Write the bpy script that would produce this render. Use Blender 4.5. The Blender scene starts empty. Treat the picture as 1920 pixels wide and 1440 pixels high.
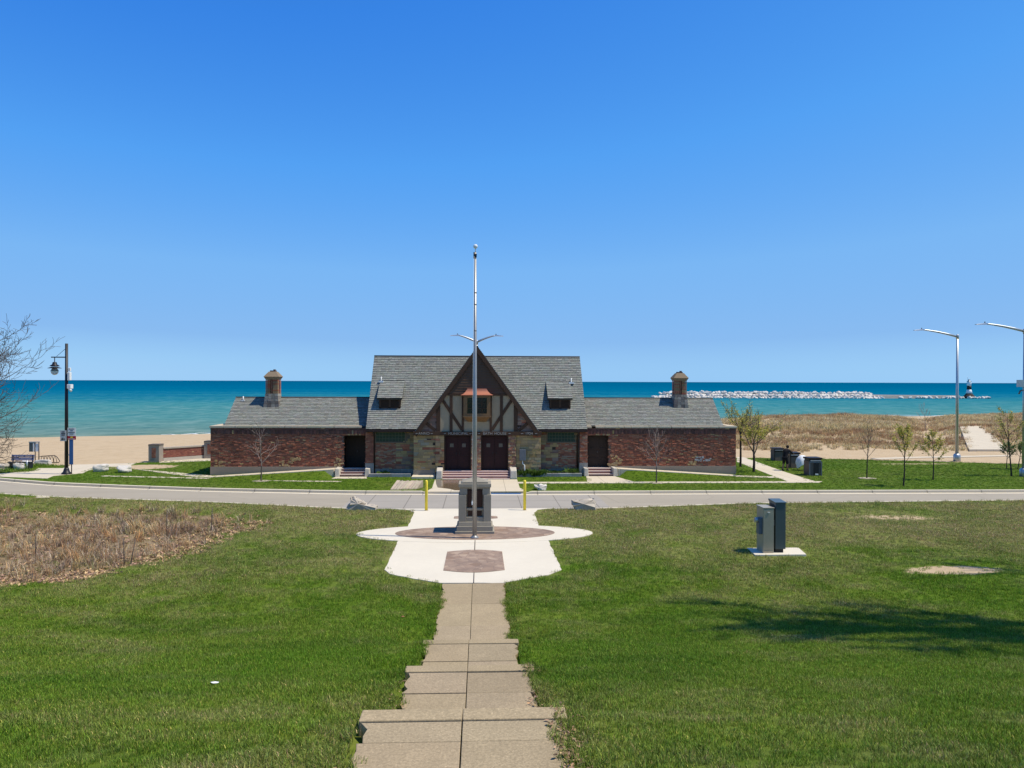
import bpy, math, random
import numpy as np
from mathutils import Vector, Matrix, Quaternion
from math import radians as R, sin, cos, pi

# ------------------------------------------------------------------ camera, world, sun
scene = bpy.context.scene
C = scene.collection
FPX = 1400.0
CAM = Vector((0.17, 0.0, 6.0))
CROT = Matrix.Rotation(R(-2.45), 3, 'Z') @ Matrix.Rotation(R(-0.2), 3, 'X') @ Matrix.Rotation(R(-0.18), 3, 'Y')
cam = bpy.data.cameras.new('camera')
cam.sensor_width = 36.0
cam.lens = 36.0 * FPX / 1920.0
cam.clip_start = 0.1
cam.clip_end = 60000
camo = bpy.data.objects.new('camera', cam)
C.objects.link(camo)
camo.matrix_world = Matrix.Translation(CAM) @ (CROT @ Matrix.Rotation(R(90), 3, 'X')).to_4x4()
scene.camera = camo

SUN_EL, SUN_AZ = R(62), R(9.0)          # sun high on the right, slightly on the camera's side
SUNV = Vector((cos(SUN_EL)*cos(SUN_AZ), -cos(SUN_EL)*sin(SUN_AZ), sin(SUN_EL)))
sl = bpy.data.lights.new('sun', 'SUN')
sl.energy = 5.0
sl.angle = R(0.53)
sl.color = (1.0, 0.915, 0.74)
so = bpy.data.objects.new('sun', sl)
C.objects.link(so)
so.location = (40, -10, 60)
so.rotation_euler = SUNV.to_track_quat('Z', 'Y').to_euler()

world = bpy.data.worlds.new('World')
scene.world = world
world.use_nodes = True
wn = world.node_tree
wn.nodes.clear()
wo = wn.nodes.new('ShaderNodeOutputWorld')
wb = wn.nodes.new('ShaderNodeBackground')
sk = wn.nodes.new('ShaderNodeTexSky')
sk.sky_type = 'NISHITA'
sk.sun_disc = False
sk.sun_elevation = SUN_EL
sk.sun_rotation = R(90) + SUN_AZ
sk.altitude = 150
sk.air_density = 1.0
sk.dust_density = 0.0
sk.ozone_density = 6.0
# grade the sky's own brightness (horizon pale, zenith deep) to a clear spring blue
sg = wn.nodes.new('ShaderNodeSeparateColor')
wn.links.new(sk.outputs[0], sg.inputs[0])
sm_ = wn.nodes.new('ShaderNodeMath'); sm_.operation = 'DIVIDE'; sm_.inputs[1].default_value = 8.0
wn.links.new(sg.outputs[1], sm_.inputs[0])
sr = wn.nodes.new('ShaderNodeValToRGB')
wn.links.new(sm_.outputs[0], sr.inputs[0])
SKY = [(0.0,(0.02,0.04,0.09)),(0.13,(0.035,0.10,0.28)),(0.20,(0.036,0.19,0.62)),(0.23,(0.040,0.231,0.776)),(0.325,(0.089,0.356,0.896)),(0.499,(0.195,0.470,0.905)),(0.762,(0.254,0.500,0.875)),(0.871,(0.325,0.597,0.915)),(1.0,(0.42,0.66,0.93))]
while len(sr.color_ramp.elements) < len(SKY): sr.color_ramp.elements.new(0.5)
for e_, (p_, c_) in zip(sr.color_ramp.elements, SKY):
    e_.position = p_; e_.color = (*c_, 1)
sx_ = wn.nodes.new('ShaderNodeVectorMath'); sx_.operation = 'SCALE'; sx_.inputs['Scale'].default_value = 10.0
wn.links.new(sr.outputs[0], sx_.inputs[0])
wn.links.new(sx_.outputs[0], wb.inputs[0])
wb.inputs[1].default_value = 0.1
wn.links.new(wb.outputs[0], wo.inputs[0])

scene.view_settings.view_transform = 'Standard'
scene.view_settings.look = 'None'
scene.view_settings.exposure = 0.0
scene.view_settings.gamma = 1.0
scene.cycles.max_bounces = 6
scene.cycles.diffuse_bounces = 3
scene.cycles.transparent_max_bounces = 6

# ------------------------------------------------------------------ helpers
def ray(u, v):
    return CROT @ Vector(((u-960)/FPX, 1.0, (720-v)/FPX))
def at(u, v, z=0.0):                 # a pixel of the photograph -> the point of the ground it shows
    d = ray(u, v)
    return CAM + d*((z-CAM.z)/d.z)
def aty(u, v, y):
    d = ray(u, v)
    return CAM + d*((y-CAM.y)/d.y)

class MB:
    """collects geometry and links it as one mesh object"""
    def __init__(s):
        s.v = []; s.f = []; s.c = []; s.m = []; s.col = (1, 1, 1); s.mi = 0; s.smooth = []
        s.sm = False
    def face(s, idx):
        s.f.append(tuple(idx)); s.c.append(s.col); s.m.append(s.mi); s.smooth.append(s.sm)
    def poly(s, pts):
        n = len(s.v); s.v.extend([tuple(p) for p in pts]); s.face(range(n, n+len(pts)))
    def box(s, x0, x1, y0, y1, z0, z1):
        n = len(s.v)
        s.v.extend([(x0,y0,z0),(x1,y0,z0),(x1,y1,z0),(x0,y1,z0),(x0,y0,z1),(x1,y0,z1),(x1,y1,z1),(x0,y1,z1)])
        for q in ((3,2,1,0),(4,5,6,7),(0,1,5,4),(1,2,6,5),(2,3,7,6),(3,0,4,7)):
            s.face([n+i for i in q])
        return s
    def hexa(s, b, t):               # four bottom points, four top points (counter-clockwise from above)
        n = len(s.v); s.v.extend([tuple(p) for p in b]); s.v.extend([tuple(p) for p in t])
        for q in ((3,2,1,0),(4,5,6,7),(0,1,5,4),(1,2,6,5),(2,3,7,6),(3,0,4,7)):
            s.face([n+i for i in q])
        return s
    def frustum(s, cx, cy, z0, z1, hx0, hy0, hx1, hy1):
        return s.hexa([(cx-hx0,cy-hy0,z0),(cx+hx0,cy-hy0,z0),(cx+hx0,cy+hy0,z0),(cx-hx0,cy+hy0,z0)],
                      [(cx-hx1,cy-hy1,z1),(cx+hx1,cy-hy1,z1),(cx+hx1,cy+hy1,z1),(cx-hx1,cy+hy1,z1)])
    def prism(s, pts, z0, z1):       # polygon in plan
        n = len(s.v); k = len(pts)
        s.v.extend([(p[0],p[1],z0) for p in pts]); s.v.extend([(p[0],p[1],z1) for p in pts])
        a = sum(pts[i][0]*pts[(i+1)%k][1]-pts[(i+1)%k][0]*pts[i][1] for i in range(k))
        o = list(range(k)) if a > 0 else list(range(k))[::-1]
        s.face([n+k+i for i in o]); s.face([n+i for i in o[::-1]])
        for j in range(k):
            a_, b_ = o[j], o[(j+1)%k]
            s.face([n+a_, n+b_, n+k+b_, n+k+a_])
        return s
    def prism_xz(s, pts, y0, y1):    # polygon in elevation, y0 in front
        n = len(s.v); k = len(pts)
        s.v.extend([(p[0],y0,p[1]) for p in pts]); s.v.extend([(p[0],y1,p[1]) for p in pts])
        a = sum(pts[i][0]*pts[(i+1)%k][1]-pts[(i+1)%k][0]*pts[i][1] for i in range(k))
        o = list(range(k)) if a > 0 else list(range(k))[::-1]
        s.face([n+i for i in o]); s.face([n+k+i for i in o[::-1]])
        for j in range(k):
            a_, b_ = o[j], o[(j+1)%k]
            s.face([n+b_, n+a_, n+k+a_, n+k+b_])
        return s
    def tube(s, pts, rad, n=6, cap=True):
        pts = [Vector(p) for p in pts]
        if not hasattr(rad, '__len__'): rad = [rad]*len(pts)
        rings = []; prev = None
        for i, p in enumerate(pts):
            d = (pts[min(i+1, len(pts)-1)] - pts[max(i-1, 0)])
            if d.length < 1e-9: d = Vector((0,0,1))
            d.normalize()
            if prev is None:
                ref = Vector((1,0,0)) if abs(d.x) < 0.9 else Vector((0,1,0))
                a = d.cross(ref).normalized()
            else:
                a = (prev - d*prev.dot(d))
                a = a.normalized() if a.length > 1e-6 else d.orthogonal().normalized()
            prev = a; b = d.cross(a)
            base = len(s.v)
            for k in range(n):
                t = 2*pi*k/n
                s.v.append(tuple(p + (a*cos(t) + b*sin(t))*rad[i]))
            rings.append(base)
        o = s.sm; s.sm = n > 4
        for r0, r1 in zip(rings, rings[1:]):
            for k in range(n):
                s.face([r0+k, r0+(k+1)%n, r1+(k+1)%n, r1+k])
        s.sm = o
        if cap and n > 3:
            s.face([rings[0]+k for k in range(n)][::-1]); s.face([rings[-1]+k for k in range(n)])
        return s
    def cyl(s, x, y, z0, z1, r, n=16, r1=None):
        return s.tube([(x,y,z0),(x,y,z1)], [r, r if r1 is None else r1], n)
    def lathe(s, x, y, prof, n=20):  # prof: (radius, z)
        rings = []
        for r, z in prof:
            b = len(s.v)
            for k in range(n):
                t = 2*pi*k/n; s.v.append((x+r*cos(t), y+r*sin(t), z))
            rings.append(b)
        o = s.sm; s.sm = True
        for r0, r1 in zip(rings, rings[1:]):
            for k in range(n):
                s.face([r0+k, r0+(k+1)%n, r1+(k+1)%n, r1+k])
        s.sm = o
        s.face([rings[0]+k for k in range(n)][::-1]); s.face([rings[-1]+k for k in range(n)])
        return s
    def sphere(s, c, r, n=12, sz=1.0):
        prof = [(max(r*sin(pi*i/8), 0.001*r), c[2]-r*sz*cos(pi*i/8)) for i in range(9)]
        return s.lathe(c[0], c[1], prof, n)
    def mesh(s, name, mats):
        me = bpy.data.meshes.new(name)
        me.from_pydata(s.v, [], s.f)
        a = me.color_attributes.new('col', 'FLOAT_COLOR', 'CORNER')
        tot = np.array([len(f) for f in s.f])
        cc = np.repeat(np.array([(c[0],c[1],c[2],1.0) for c in s.c], dtype=np.float32), tot, axis=0) if len(s.f) else np.zeros((0,4),np.float32)
        a.data.foreach_set('color', cc.ravel())
        me.polygons.foreach_set('material_index', np.array(s.m, dtype=np.int32))
        me.polygons.foreach_set('use_smooth', np.array(s.smooth, dtype=bool))
        for m in (mats if isinstance(mats, (list, tuple)) else [mats]):
            me.materials.append(m)
        me.update()
        return me
    def build(s, name, mats, parent=None, bevel=0.0, local=False):
        o = bpy.data.objects.new(name, s.mesh(name, mats))
        C.objects.link(o)
        if parent is not None:
            o.parent = parent
            if not local:            # the geometry was given in world coordinates
                off = Vector((0,0,0)); q = parent
                while q is not None:
                    off += q.location; q = q.parent
                o.data.transform(Matrix.Translation(-off))
        if bevel > 0:
            b = o.modifiers.new('bevel', 'BEVEL'); b.width = bevel; b.segments = 2; b.limit_method = 'ANGLE'
        return o

def tag(o, label, cat, group=None):
    o['label'] = label; o['category'] = cat
    if group: o['group'] = group
    return o
def thing(name, label, cat, loc=(0,0,0), group=None):
    o = bpy.data.objects.new(name, None)
    o.empty_display_size = 0.2
    C.objects.link(o); o.location = loc
    return tag(o, label, cat, group)
def kind(o, k):
    o['kind'] = k; return o
def copy_tree(o, parent=None):
    c = o.copy(); C.objects.link(c)
    if parent is not None: c.parent = parent
    for ch in list(o.children): copy_tree(ch, c)
    return c

# ---- numpy noise
def vnoise(x, y, seed=0):
    xi = np.floor(x).astype(np.int64); yi = np.floor(y).astype(np.int64)
    xf = x-xi; yf = y-yi
    def h(a, b):
        n = (a*374761393 + b*668265263 + seed*974711) & 0x7fffffff
        n = ((n ^ (n >> 13))*1274126177) & 0x7fffffff
        return ((n ^ (n >> 16)) & 0xffff)/65535.0
    u = xf*xf*(3-2*xf); w = yf*yf*(3-2*yf)
    return (h(xi,yi)*(1-u)+h(xi+1,yi)*u)*(1-w) + (h(xi,yi+1)*(1-u)+h(xi+1,yi+1)*u)*w
def fbm(x, y, seed=0, o=4):
    t = 0; a = 0.5
    for i in range(o):
        t = t + a*vnoise(x*2**i, y*2**i, seed+i); a *= 0.5
    return t
def sstep(a, b, x):
    t = np.clip((x-a)/(b-a), 0, 1); return t*t*(3-2*t)

# ------------------------------------------------------------------ materials
class NT:
    def __init__(s, name, rough=0.8, spec=0.3):
        s.m = bpy.data.materials.new(name); s.m.use_nodes = True
        s.t = s.m.node_tree; s.n = s.t.nodes
        s.b = s.n['Principled BSDF']
        s.out = s.n['Material Output']
        s.b.inputs['Roughness'].default_value = rough
        s.b.inputs['Specular IOR Level'].default_value = spec
    def new(s, t, **kw):
        n = s.n.new(t)
        for k, v in kw.items(): setattr(n, k, v)
        return n
    def link(s, a, b): s.t.links.new(a, b)
    def val(s, sock, x):
        if hasattr(x, 'is_linked') or hasattr(x, 'links'): s.link(x, sock)
        else: sock.default_value = x
    def pos(s): return s.new('ShaderNodeNewGeometry').outputs['Position']
    def obj(s): return s.new('ShaderNodeTexCoord').outputs['Object']
    def mapping(s, vec, scale=(1,1,1), loc=(0,0,0), rot=(0,0,0)):
        n = s.new('ShaderNodeMapping'); s.link(vec, n.inputs[0])
        n.inputs['Scale'].default_value = scale; n.inputs['Location'].default_value = loc; n.inputs['Rotation'].default_value = rot
        return n.outputs[0]
    def noise(s, vec, scale, detail=3, rough=0.55, dist=0.0):
        n = s.new('ShaderNodeTexNoise'); s.link(vec, n.inputs['Vector'])
        n.inputs['Scale'].default_value = scale; n.inputs['Detail'].default_value = detail
        n.inputs['Roughness'].default_value = rough; n.inputs['Distortion'].default_value = dist
        return n.outputs[0]
    def ramp(s, fac, stops, interp='LINEAR'):
        n = s.new('ShaderNodeValToRGB'); s.link(fac, n.inputs[0]); cr = n.color_ramp; cr.interpolation = interp
        while len(cr.elements) < len(stops): cr.elements.new(0.5)
        for e, (p, c) in zip(cr.elements, stops):
            e.position = p; e.color = (c[0], c[1], c[2], 1) if hasattr(c, '__len__') else (c, c, c, 1)
        return n.outputs[0]
    def mix(s, fac, a, b, mode='MIX'):
        n = s.new('ShaderNodeMix', data_type='RGBA', blend_type=mode)
        s.val(n.inputs[0], fac)
        for sock, x in ((n.inputs[6], a), (n.inputs[7], b)):
            if hasattr(x, 'links'): s.link(x, sock)
            else: sock.default_value = (x[0], x[1], x[2], 1)
        return n.outputs[2]
    def math(s, op, a, b=0.0, c=None, clamp=False):
        n = s.new('ShaderNodeMath', operation=op, use_clamp=clamp)
        s.val(n.inputs[0], a); s.val(n.inputs[1], b)
        if c is not None: s.val(n.inputs[2], c)
        return n.outputs[0]
    def mrange(s, x, a, b, c=0.0, d=1.0):
        n = s.new('ShaderNodeMapRange'); n.clamp = True
        s.link(x, n.inputs[0])
        for i, q in enumerate((a, b, c, d)): n.inputs[i+1].default_value = q
        return n.outputs[0]
    def sep(s, v):
        n = s.new('ShaderNodeSeparateXYZ'); s.link(v, n.inputs[0]); return n.outputs
    def attr(s, name, out='Color'):
        n = s.new('ShaderNodeAttribute'); n.attribute_name = name; return n.outputs[out]
    def color(s, x): s.val(s.b.inputs['Base Color'], (x[0],x[1],x[2],1) if not hasattr(x, 'links') else x)
    def bump(s, h, strength=0.3, dist=0.02):
        n = s.new('ShaderNodeBump'); s.link(h, n.inputs['Height'])
        n.inputs['Strength'].default_value = strength; n.inputs['Distance'].default_value = dist
        s.link(n.outputs[0], s.b.inputs['Normal'])

def plain(name, c, rough=0.7, var=0.25, scale=6.0, spec=0.3, metal=0.0, bump=0.0, attr=True):
    n = NT(name, rough, spec)
    n.b.inputs['Metallic'].default_value = metal
    o = n.obj()
    f = n.noise(o, scale, 5, 0.65)
    col = n.mix(f, tuple(x*(1-var) for x in c), tuple(min(1, x*(1+var)) for x in c))
    if attr: col = n.mix(1.0, col, n.attr('col'), 'MULTIPLY')
    n.color(col)
    if bump: n.bump(n.noise(o, scale*6, 4, 0.6), bump, 0.02)
    return n.m

def concrete(name, c, joints=None, stain=0.3, rough=0.9, world=True, fine=60, grit=0.5):
    """pale concrete with blotches, grit and (optionally) sawn joints: joints = (dx, ox, dy, oy, width)"""
    n = NT(name, rough, 0.25)
    p = n.pos() if world else n.obj()
    big = n.noise(p, 0.55, 4, 0.6); mid = n.noise(p, 4.0, 5, 0.7); fin = n.noise(p, fine, 3, 0.7)
    col = n.mix(n.mrange(big, 0.35, 0.7), tuple(x*(1-stain*0.6) for x in c), c)
    col = n.mix(n.mrange(mid, 0.3, 0.75, 0, 0.45), col, tuple(x*(1-stain) for x in c))
    col = n.mix(n.mrange(fin, 0.35, 0.65, 0, grit), col, tuple(x*(0.72 if grit <= 0.5 else 0.48) for x in c))
    if grit > 0.5:                   # exposed pale aggregate, dark lichen blotches
        col = n.mix(n.mrange(n.noise(p, fine*1.7, 2, 0.5), 0.6, 0.75, 0, 0.55), col, tuple(min(1, x*1.45) for x in c))
        col = n.mix(n.mrange(n.noise(p, 1.7, 6, 0.75), 0.52, 0.72, 0, 0.5), col, tuple(x*0.55 for x in c))
    if name == 'road_concrete':      # tyre-worn lanes, repairs and cracks
        col = n.mix(n.mrange(n.noise(n.mapping(p, (0.05,0.9,1)), 1.0, 4, 0.6), 0.42, 0.62, 0, 0.55), col, tuple(x*0.80 for x in c))
        vo = n.new('ShaderNodeTexVoronoi', feature='DISTANCE_TO_EDGE'); n.link(n.mapping(n.mapping(p, (0.16,0.42,1)), (1,1,1), (0.3,0.1,0)), vo.inputs['Vector']); vo.inputs['Scale'].default_value = 1.0
        col = n.mix(n.mrange(vo.outputs['Distance'], 0.0, 0.006, 0.45, 0), col, tuple(x*0.4 for x in c))
    if joints:
        dx, ox, dy, oy, w = joints
        sx = n.sep(p)
        for d, o, k in ((dx, ox, 0), (dy, oy, 1)):
            if not d: continue
            q = n.math('PINGPONG', n.math('SUBTRACT', sx[k], o), d/2)
            ln = n.math('LESS_THAN', q, w)
            col = n.mix(n.math('MULTIPLY', ln, 0.7), col, tuple(x*0.35 for x in c))
    col = n.mix(1.0, col, n.attr('col'), 'MULTIPLY')
    n.color(col)
    n.bump(fin, 0.25, 0.01)
    return n.m

def patch_color(n, p, a, b, c, dry):
    """living grass colour by place: lush, olive, and dry straw patches"""
    x = n.sep(p)
    n1 = n.noise(p, 0.16, 4, 0.6); n2 = n.noise(p, 0.9, 4, 0.65); n3 = n.noise(p, 5.0, 4, 0.65)
    n4 = n.noise(n.mapping(p, (0.35,1.3,1), (7,3,0)), 0.55, 4, 0.6)      # the mower's swathes across the slope
    col = n.mix(n.mrange(n1, 0.39, 0.55), a, b)
    col = n.mix(n.mrange(n4, 0.50, 0.62, 0, 0.65), col, c)
    col = n.mix(n.mrange(n3, 0.38, 0.66, 0, 0.60), col, c)
    far = n.mrange(x[1], 18.0, 30.0, 0.0, 0.20)
    fl = n.math('MULTIPLY', n.math('LESS_THAN', x[1], 39.0), far)
    d = n.mrange(n.math('ADD', n.math('ADD', n.math('MULTIPLY', n2, 0.55), n.math('MULTIPLY', n1, 0.45)), fl), 0.51, 0.78)
    col = n.mix(d, col, dry)
    return n.mix(n.mrange(x[1], 39.0, 41.0, 0, 0.45), col, c)

LUSH, OLIVE, DEEP, DRY = (0.132,0.240,0.013), (0.198,0.275,0.028), (0.086,0.168,0.011), (0.330,0.295,0.118)

def lawn_mat(name):
    n = NT(name, 0.95, 0.1)
    p = n.pos()
    g = patch_color(n, p, tuple(x*0.8 for x in LUSH), tuple(x*0.8 for x in OLIVE), tuple(x*0.7 for x in DEEP), tuple(x*0.8 for x in DRY))
    gr = n.noise(n.mapping(p, (1,1,1)), 28, 4, 0.75)
    g = n.mix(n.mrange(gr, 0.3, 0.7, 0, 0.65), g, tuple(x*0.45 for x in OLIVE))
    # bare sand of the beach and of worn spots
    sn = n.noise(p, 0.5, 5, 0.65); sf = n.noise(p, 14, 4, 0.7)
    s = n.mix(n.mrange(sn, 0.3, 0.7), (0.50,0.375,0.235), (0.56,0.43,0.275))
    s = n.mix(n.mrange(sf, 0.45, 0.75, 0, 0.6), s, (0.36,0.27,0.18))
    s = n.mix(n.mrange(n.noise(n.mapping(p, (1,0.45,1)), 1.5, 5, 0.75), 0.50, 0.68, 0, 0.55), s, (0.40,0.29,0.175))
    e = n.math('ADD', n.attr('sand', 'Fac'), n.math('MULTIPLY', n.math('SUBTRACT', n.noise(p, 2.2, 6, 0.75), 0.5), 1.05))
    col = n.mix(n.mrange(e, 0.42, 0.58), g, s)
    # wet sand at the water's edge
    col = n.mix(n.attr('wet', 'Fac'), col, (0.22,0.16,0.10))
    # dead litter soil of the planted bed
    b = n.mix(n.noise(p, 9, 5, 0.75), (0.16,0.11,0.065), (0.36,0.27,0.17))
    e2 = n.math('ADD', n.attr('bed', 'Fac'), n.math('MULTIPLY', n.math('SUBTRACT', n.noise(p, 1.6, 5, 0.7), 0.5), 0.6))
    col = n.mix(n.mrange(e2, 0.4, 0.6), col, b)
    n.color(col)
    n.bump(n.math('ADD', sf, gr), 0.5, 0.05)
    return n.m

def leafy(name, c, trans=0.35, var=0.3, patch=False, rough=0.6):
    n = NT(name, rough, 0.25)
    a = n.attr('col')
    if patch:
        base = patch_color(n, n.pos(), LUSH, OLIVE, DEEP, DRY)
        col = n.mix(1.0, base, a, 'MULTIPLY')
    else:
        col = n.mix(n.noise(n.pos(), 1.5, 3, 0.6), tuple(x*(1-var) for x in c), tuple(x*(1+var) for x in c))
        col = n.mix(1.0, col, a, 'MULTIPLY')
    n.color(col)
    t = n.new('ShaderNodeBsdfTranslucent'); n.link(col, t.inputs[0])
    ms = n.new('ShaderNodeMixShader'); ms.inputs[0].default_value = trans
    n.link(n.b.outputs[0], ms.inputs[1]); n.link(t.outputs[0], ms.inputs[2])
    n.link(ms.outputs[0], n.out.inputs[0])
    return n.m

def dune_mat():
    n = NT('dune_grass_blades', 0.8, 0.15); p = n.pos(); a = n.attr('col')
    q = n.noise(n.mapping(p, (0.05,0.16,1)), 1.0, 4, 0.6); r = n.noise(p, 0.5, 4, 0.65)
    c = n.mix(n.mrange(q, 0.44, 0.58), (0.66,0.55,0.32), (0.40,0.255,0.145))
    c = n.mix(n.mrange(r, 0.5, 0.68, 0, 0.7), c, (0.43,0.41,0.21))
    c = n.mix(1.0, c, a, 'MULTIPLY'); n.color(c)
    t = n.new('ShaderNodeBsdfTranslucent'); n.link(c, t.inputs[0])
    ms = n.new('ShaderNodeMixShader'); ms.inputs[0].default_value = 0.3
    n.link(n.b.outputs[0], ms.inputs[1]); n.link(t.outputs[0], ms.inputs[2]); n.link(ms.outputs[0], n.out.inputs[0])
    return n.m

def dry_mat():
    n = NT('dry_stems', 0.85, 0.15); p = n.pos(); a = n.attr('col')
    q = n.noise(p, 0.55, 4, 0.6); r = n.noise(n.mapping(p, (1,1,1), (11,5,0)), 0.38, 4, 0.6)
    c = n.mix(n.mrange(q, 0.42, 0.60), (0.47,0.39,0.26), (0.27,0.20,0.155))
    c = n.mix(n.mrange(r, 0.58, 0.68, 0, 0.42), c, (0.50,0.28,0.14))
    c = n.mix(n.mrange(r, 0.42, 0.34, 0, 0.6), c, (0.26,0.27,0.12))
    c = n.mix(1.0, c, a, 'MULTIPLY'); n.color(c)
    return n.m

def masonry(name, rough=0.9):
    """colour of every brick or stone comes with the brick; grain and lime stains on top"""
    n = NT(name, rough, 0.2)
    o = n.obj(); a = n.attr('col')
    f = n.noise(o, 22, 4, 0.7); g = n.noise(o, 1.3, 4, 0.6)
    col = n.mix(n.mrange(f, 0.3, 0.75, 0, 0.6), a, n.mix(1.0, a, (0.5,0.48,0.46), 'MULTIPLY'))
    col = n.mix(n.mrange(g, 0.55, 0.8, 0, 0.35), col, (0.20,0.16,0.13))
    n.color(col); n.bump(f, 0.5, 0.02)
    return n.m

M = {}
M['conc_pale'] = concrete('pale_concrete', (0.74,0.67,0.545), None, 0.17)
M['conc_old'] = concrete('old_concrete', (0.485,0.385,0.245), None, 0.42, fine=36, grit=0.75)
M['conc_road'] = concrete('road_concrete', (0.40,0.352,0.278), None, 0.16)
M['conc_cross'] = concrete('crossing_concrete', (0.385,0.35,0.305), (1.9, 0.3, 1.9, 0.25, 0.022), 0.16)
M['conc_kerb'] = concrete('kerb_concrete', (0.70,0.62,0.48), (3.1, 0.2, 0, 0, 0.03), 0.18)
M['conc_walk'] = concrete('walk_concrete', (0.66,0.57,0.43), (1.5, 0.1, 0, 0, 0.015), 0.15)
M['conc_grey'] = concrete('grey_concrete', (0.36,0.29,0.225), None, 0.25, world=False)
M['stone_mon'] = concrete('monument_stone', (0.39,0.35,0.28), None, 0.45, world=False)
M['masonry'] = masonry('masonry')
M['timber'] = plain('dark_timber', (0.072,0.038,0.022), 0.75, 0.35, 5)
M['siding'] = plain('brown_siding', (0.11,0.062,0.036), 0.7, 0.25, 4)
M['stucco'] = plain('white_stucco', (0.38,0.305,0.205), 0.95, 0.16, 3, bump=0.4)
M['copper'] = plain('copper', (0.46,0.17,0.10), 0.5, 0.18, 3, metal=0.35)
M['oak'] = plain('golden_oak', (0.19,0.108,0.048), 0.6, 0.3, 4)
M['door_red'] = plain('dark_red_paint', (0.028,0.0045,0.0055), 0.5, 0.2, 5)
M['door_dark'] = plain('dark_stained_door', (0.050,0.028,0.018), 0.6, 0.4, 2)
M['black'] = plain('black_metal', (0.012,0.012,0.016), 0.45, 0.2, 5, 0.4)
M['gutter'] = plain('brown_gutter', (0.035,0.018,0.015), 0.5, 0.2, 5)
M['galv'] = plain('galvanised_steel', (0.46,0.48,0.50), 0.42, 0.12, 8, 0.5, metal=0.7)
M['alu'] = plain('aluminium', (0.34,0.33,0.31), 0.38, 0.15, 9, 0.5, metal=0.5)
M['steel_box'] = plain('stainless_cabinet', (0.44,0.39,0.30), 0.45, 0.22, 2.5, 0.5, metal=0.35)
M['green_box'] = plain('dark_green_cabinet', (0.075,0.10,0.105), 0.35, 0.15, 3, 0.5)
M['meter'] = plain('meter_grey', (0.14,0.15,0.17), 0.4, 0.2, 5)
M['white'] = plain('white_paint', (0.78,0.78,0.76), 0.5, 0.06, 6)
M['grey_sign'] = plain('grey_sign_face', (0.50,0.50,0.50), 0.5, 0.1, 6)
M['red'] = plain('red_paint', (0.42,0.02,0.035), 0.5, 0.1, 6)
M['yellow'] = plain('yellow_paint', (0.85,0.68,0.06), 0.45, 0.1, 6)
M['blue'] = plain('blue_banner', (0.045,0.13,0.33), 0.7, 0.1, 4)
M['rock_grey'] = plain('grey_limestone', (0.47,0.41,0.335), 0.9, 0.3, 4, bump=0.6)
M['rock_white'] = plain('white_limestone', (0.60,0.56,0.50), 0.9, 0.2, 2.5, bump=0.6)
M['rock_far'] = plain('breakwater_limestone', (0.66,0.61,0.55), 0.95, 0.3, 0.9)
M['pier'] = plain('pier_concrete', (0.42,0.37,0.31), 0.95, 0.25, 0.8)
M['bark'] = plain('grey_bark', (0.115,0.092,0.078), 0.9, 0.35, 8)
M['bark_dark'] = plain('dark_bark', (0.045,0.036,0.030), 0.9, 0.35, 8)
M['bark_pale'] = plain('pale_twigs', (0.27,0.21,0.18), 0.9, 0.3, 8)
M['mulch'] = plain('wood_chips', (0.42,0.36,0.27), 0.95, 0.4, 18, bump=0.6)
M['bin_stone'] = plain('aggregate_panel', (0.15,0.115,0.095), 0.9, 0.35, 14, bump=0.4)
M['bin_lid'] = plain('dark_brown_lid', (0.025,0.016,0.014), 0.5, 0.2, 6)
M['plastic_bag'] = plain('white_plastic', (0.82,0.82,0.82), 0.4, 0.05, 3)
M['plaque'] = plain('bronze_plaque', (0.045,0.022,0.018), 0.4, 0.3, 12, metal=0.3)
M['letter'] = plain('cream_letters', (0.36,0.34,0.31), 0.6, 0.1, 6)
M['leaf_bud'] = leafy('spring_buds', (0.42,0.39,0.075), 0.35)
M['leaf_green'] = leafy('young_leaves', (0.10,0.165,0.035), 0.3)
M['grass'] = leafy('grass_blades', LUSH, 0.28, patch=True)
M['dune'] = dune_mat()
M['dry'] = dry_mat()
M['litter'] = leafy('fallen_leaves', (0.47,0.345,0.20), 0.2, 0.3)
M['lawn'] = lawn_mat('lawn_soil')

def stamped(name):
    n = NT(name, 0.85, 0.25)
    p = n.pos()
    v = n.new('ShaderNodeTexVoronoi', feature='DISTANCE_TO_EDGE'); n.link(n.mapping(p, (1,1,1)), v.inputs['Vector']); v.inputs['Scale'].default_value = 3.2
    v2 = n.new('ShaderNodeTexVoronoi'); n.link(p, v2.inputs['Vector']); v2.inputs['Scale'].default_value = 3.2
    c = n.ramp(n.sep(v2.outputs['Color'])[0], [(0,(0.25,0.165,0.115)),(0.5,(0.33,0.235,0.175)),(1,(0.41,0.30,0.22))])
    c = n.mix(n.mrange(n.noise(p, 1.4, 5, 0.7), 0.4, 0.7), c, (0.20,0.145,0.115))
    c = n.mix(n.mrange(n.noise(p, 0.8, 5, 0.7), 0.55, 0.75, 0, 0.6), c, (0.47,0.37,0.29))
    c = n.mix(n.mrange(v.outputs['Distance'], 0.0, 0.035, 0.75, 0), c, (0.17,0.125,0.11))
    n.color(c)
    n.bump(n.noise(p, 25, 4, 0.7), 0.3, 0.01)
    return n.m
M['stamped'] = stamped('stamped_brick_paving')

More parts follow.
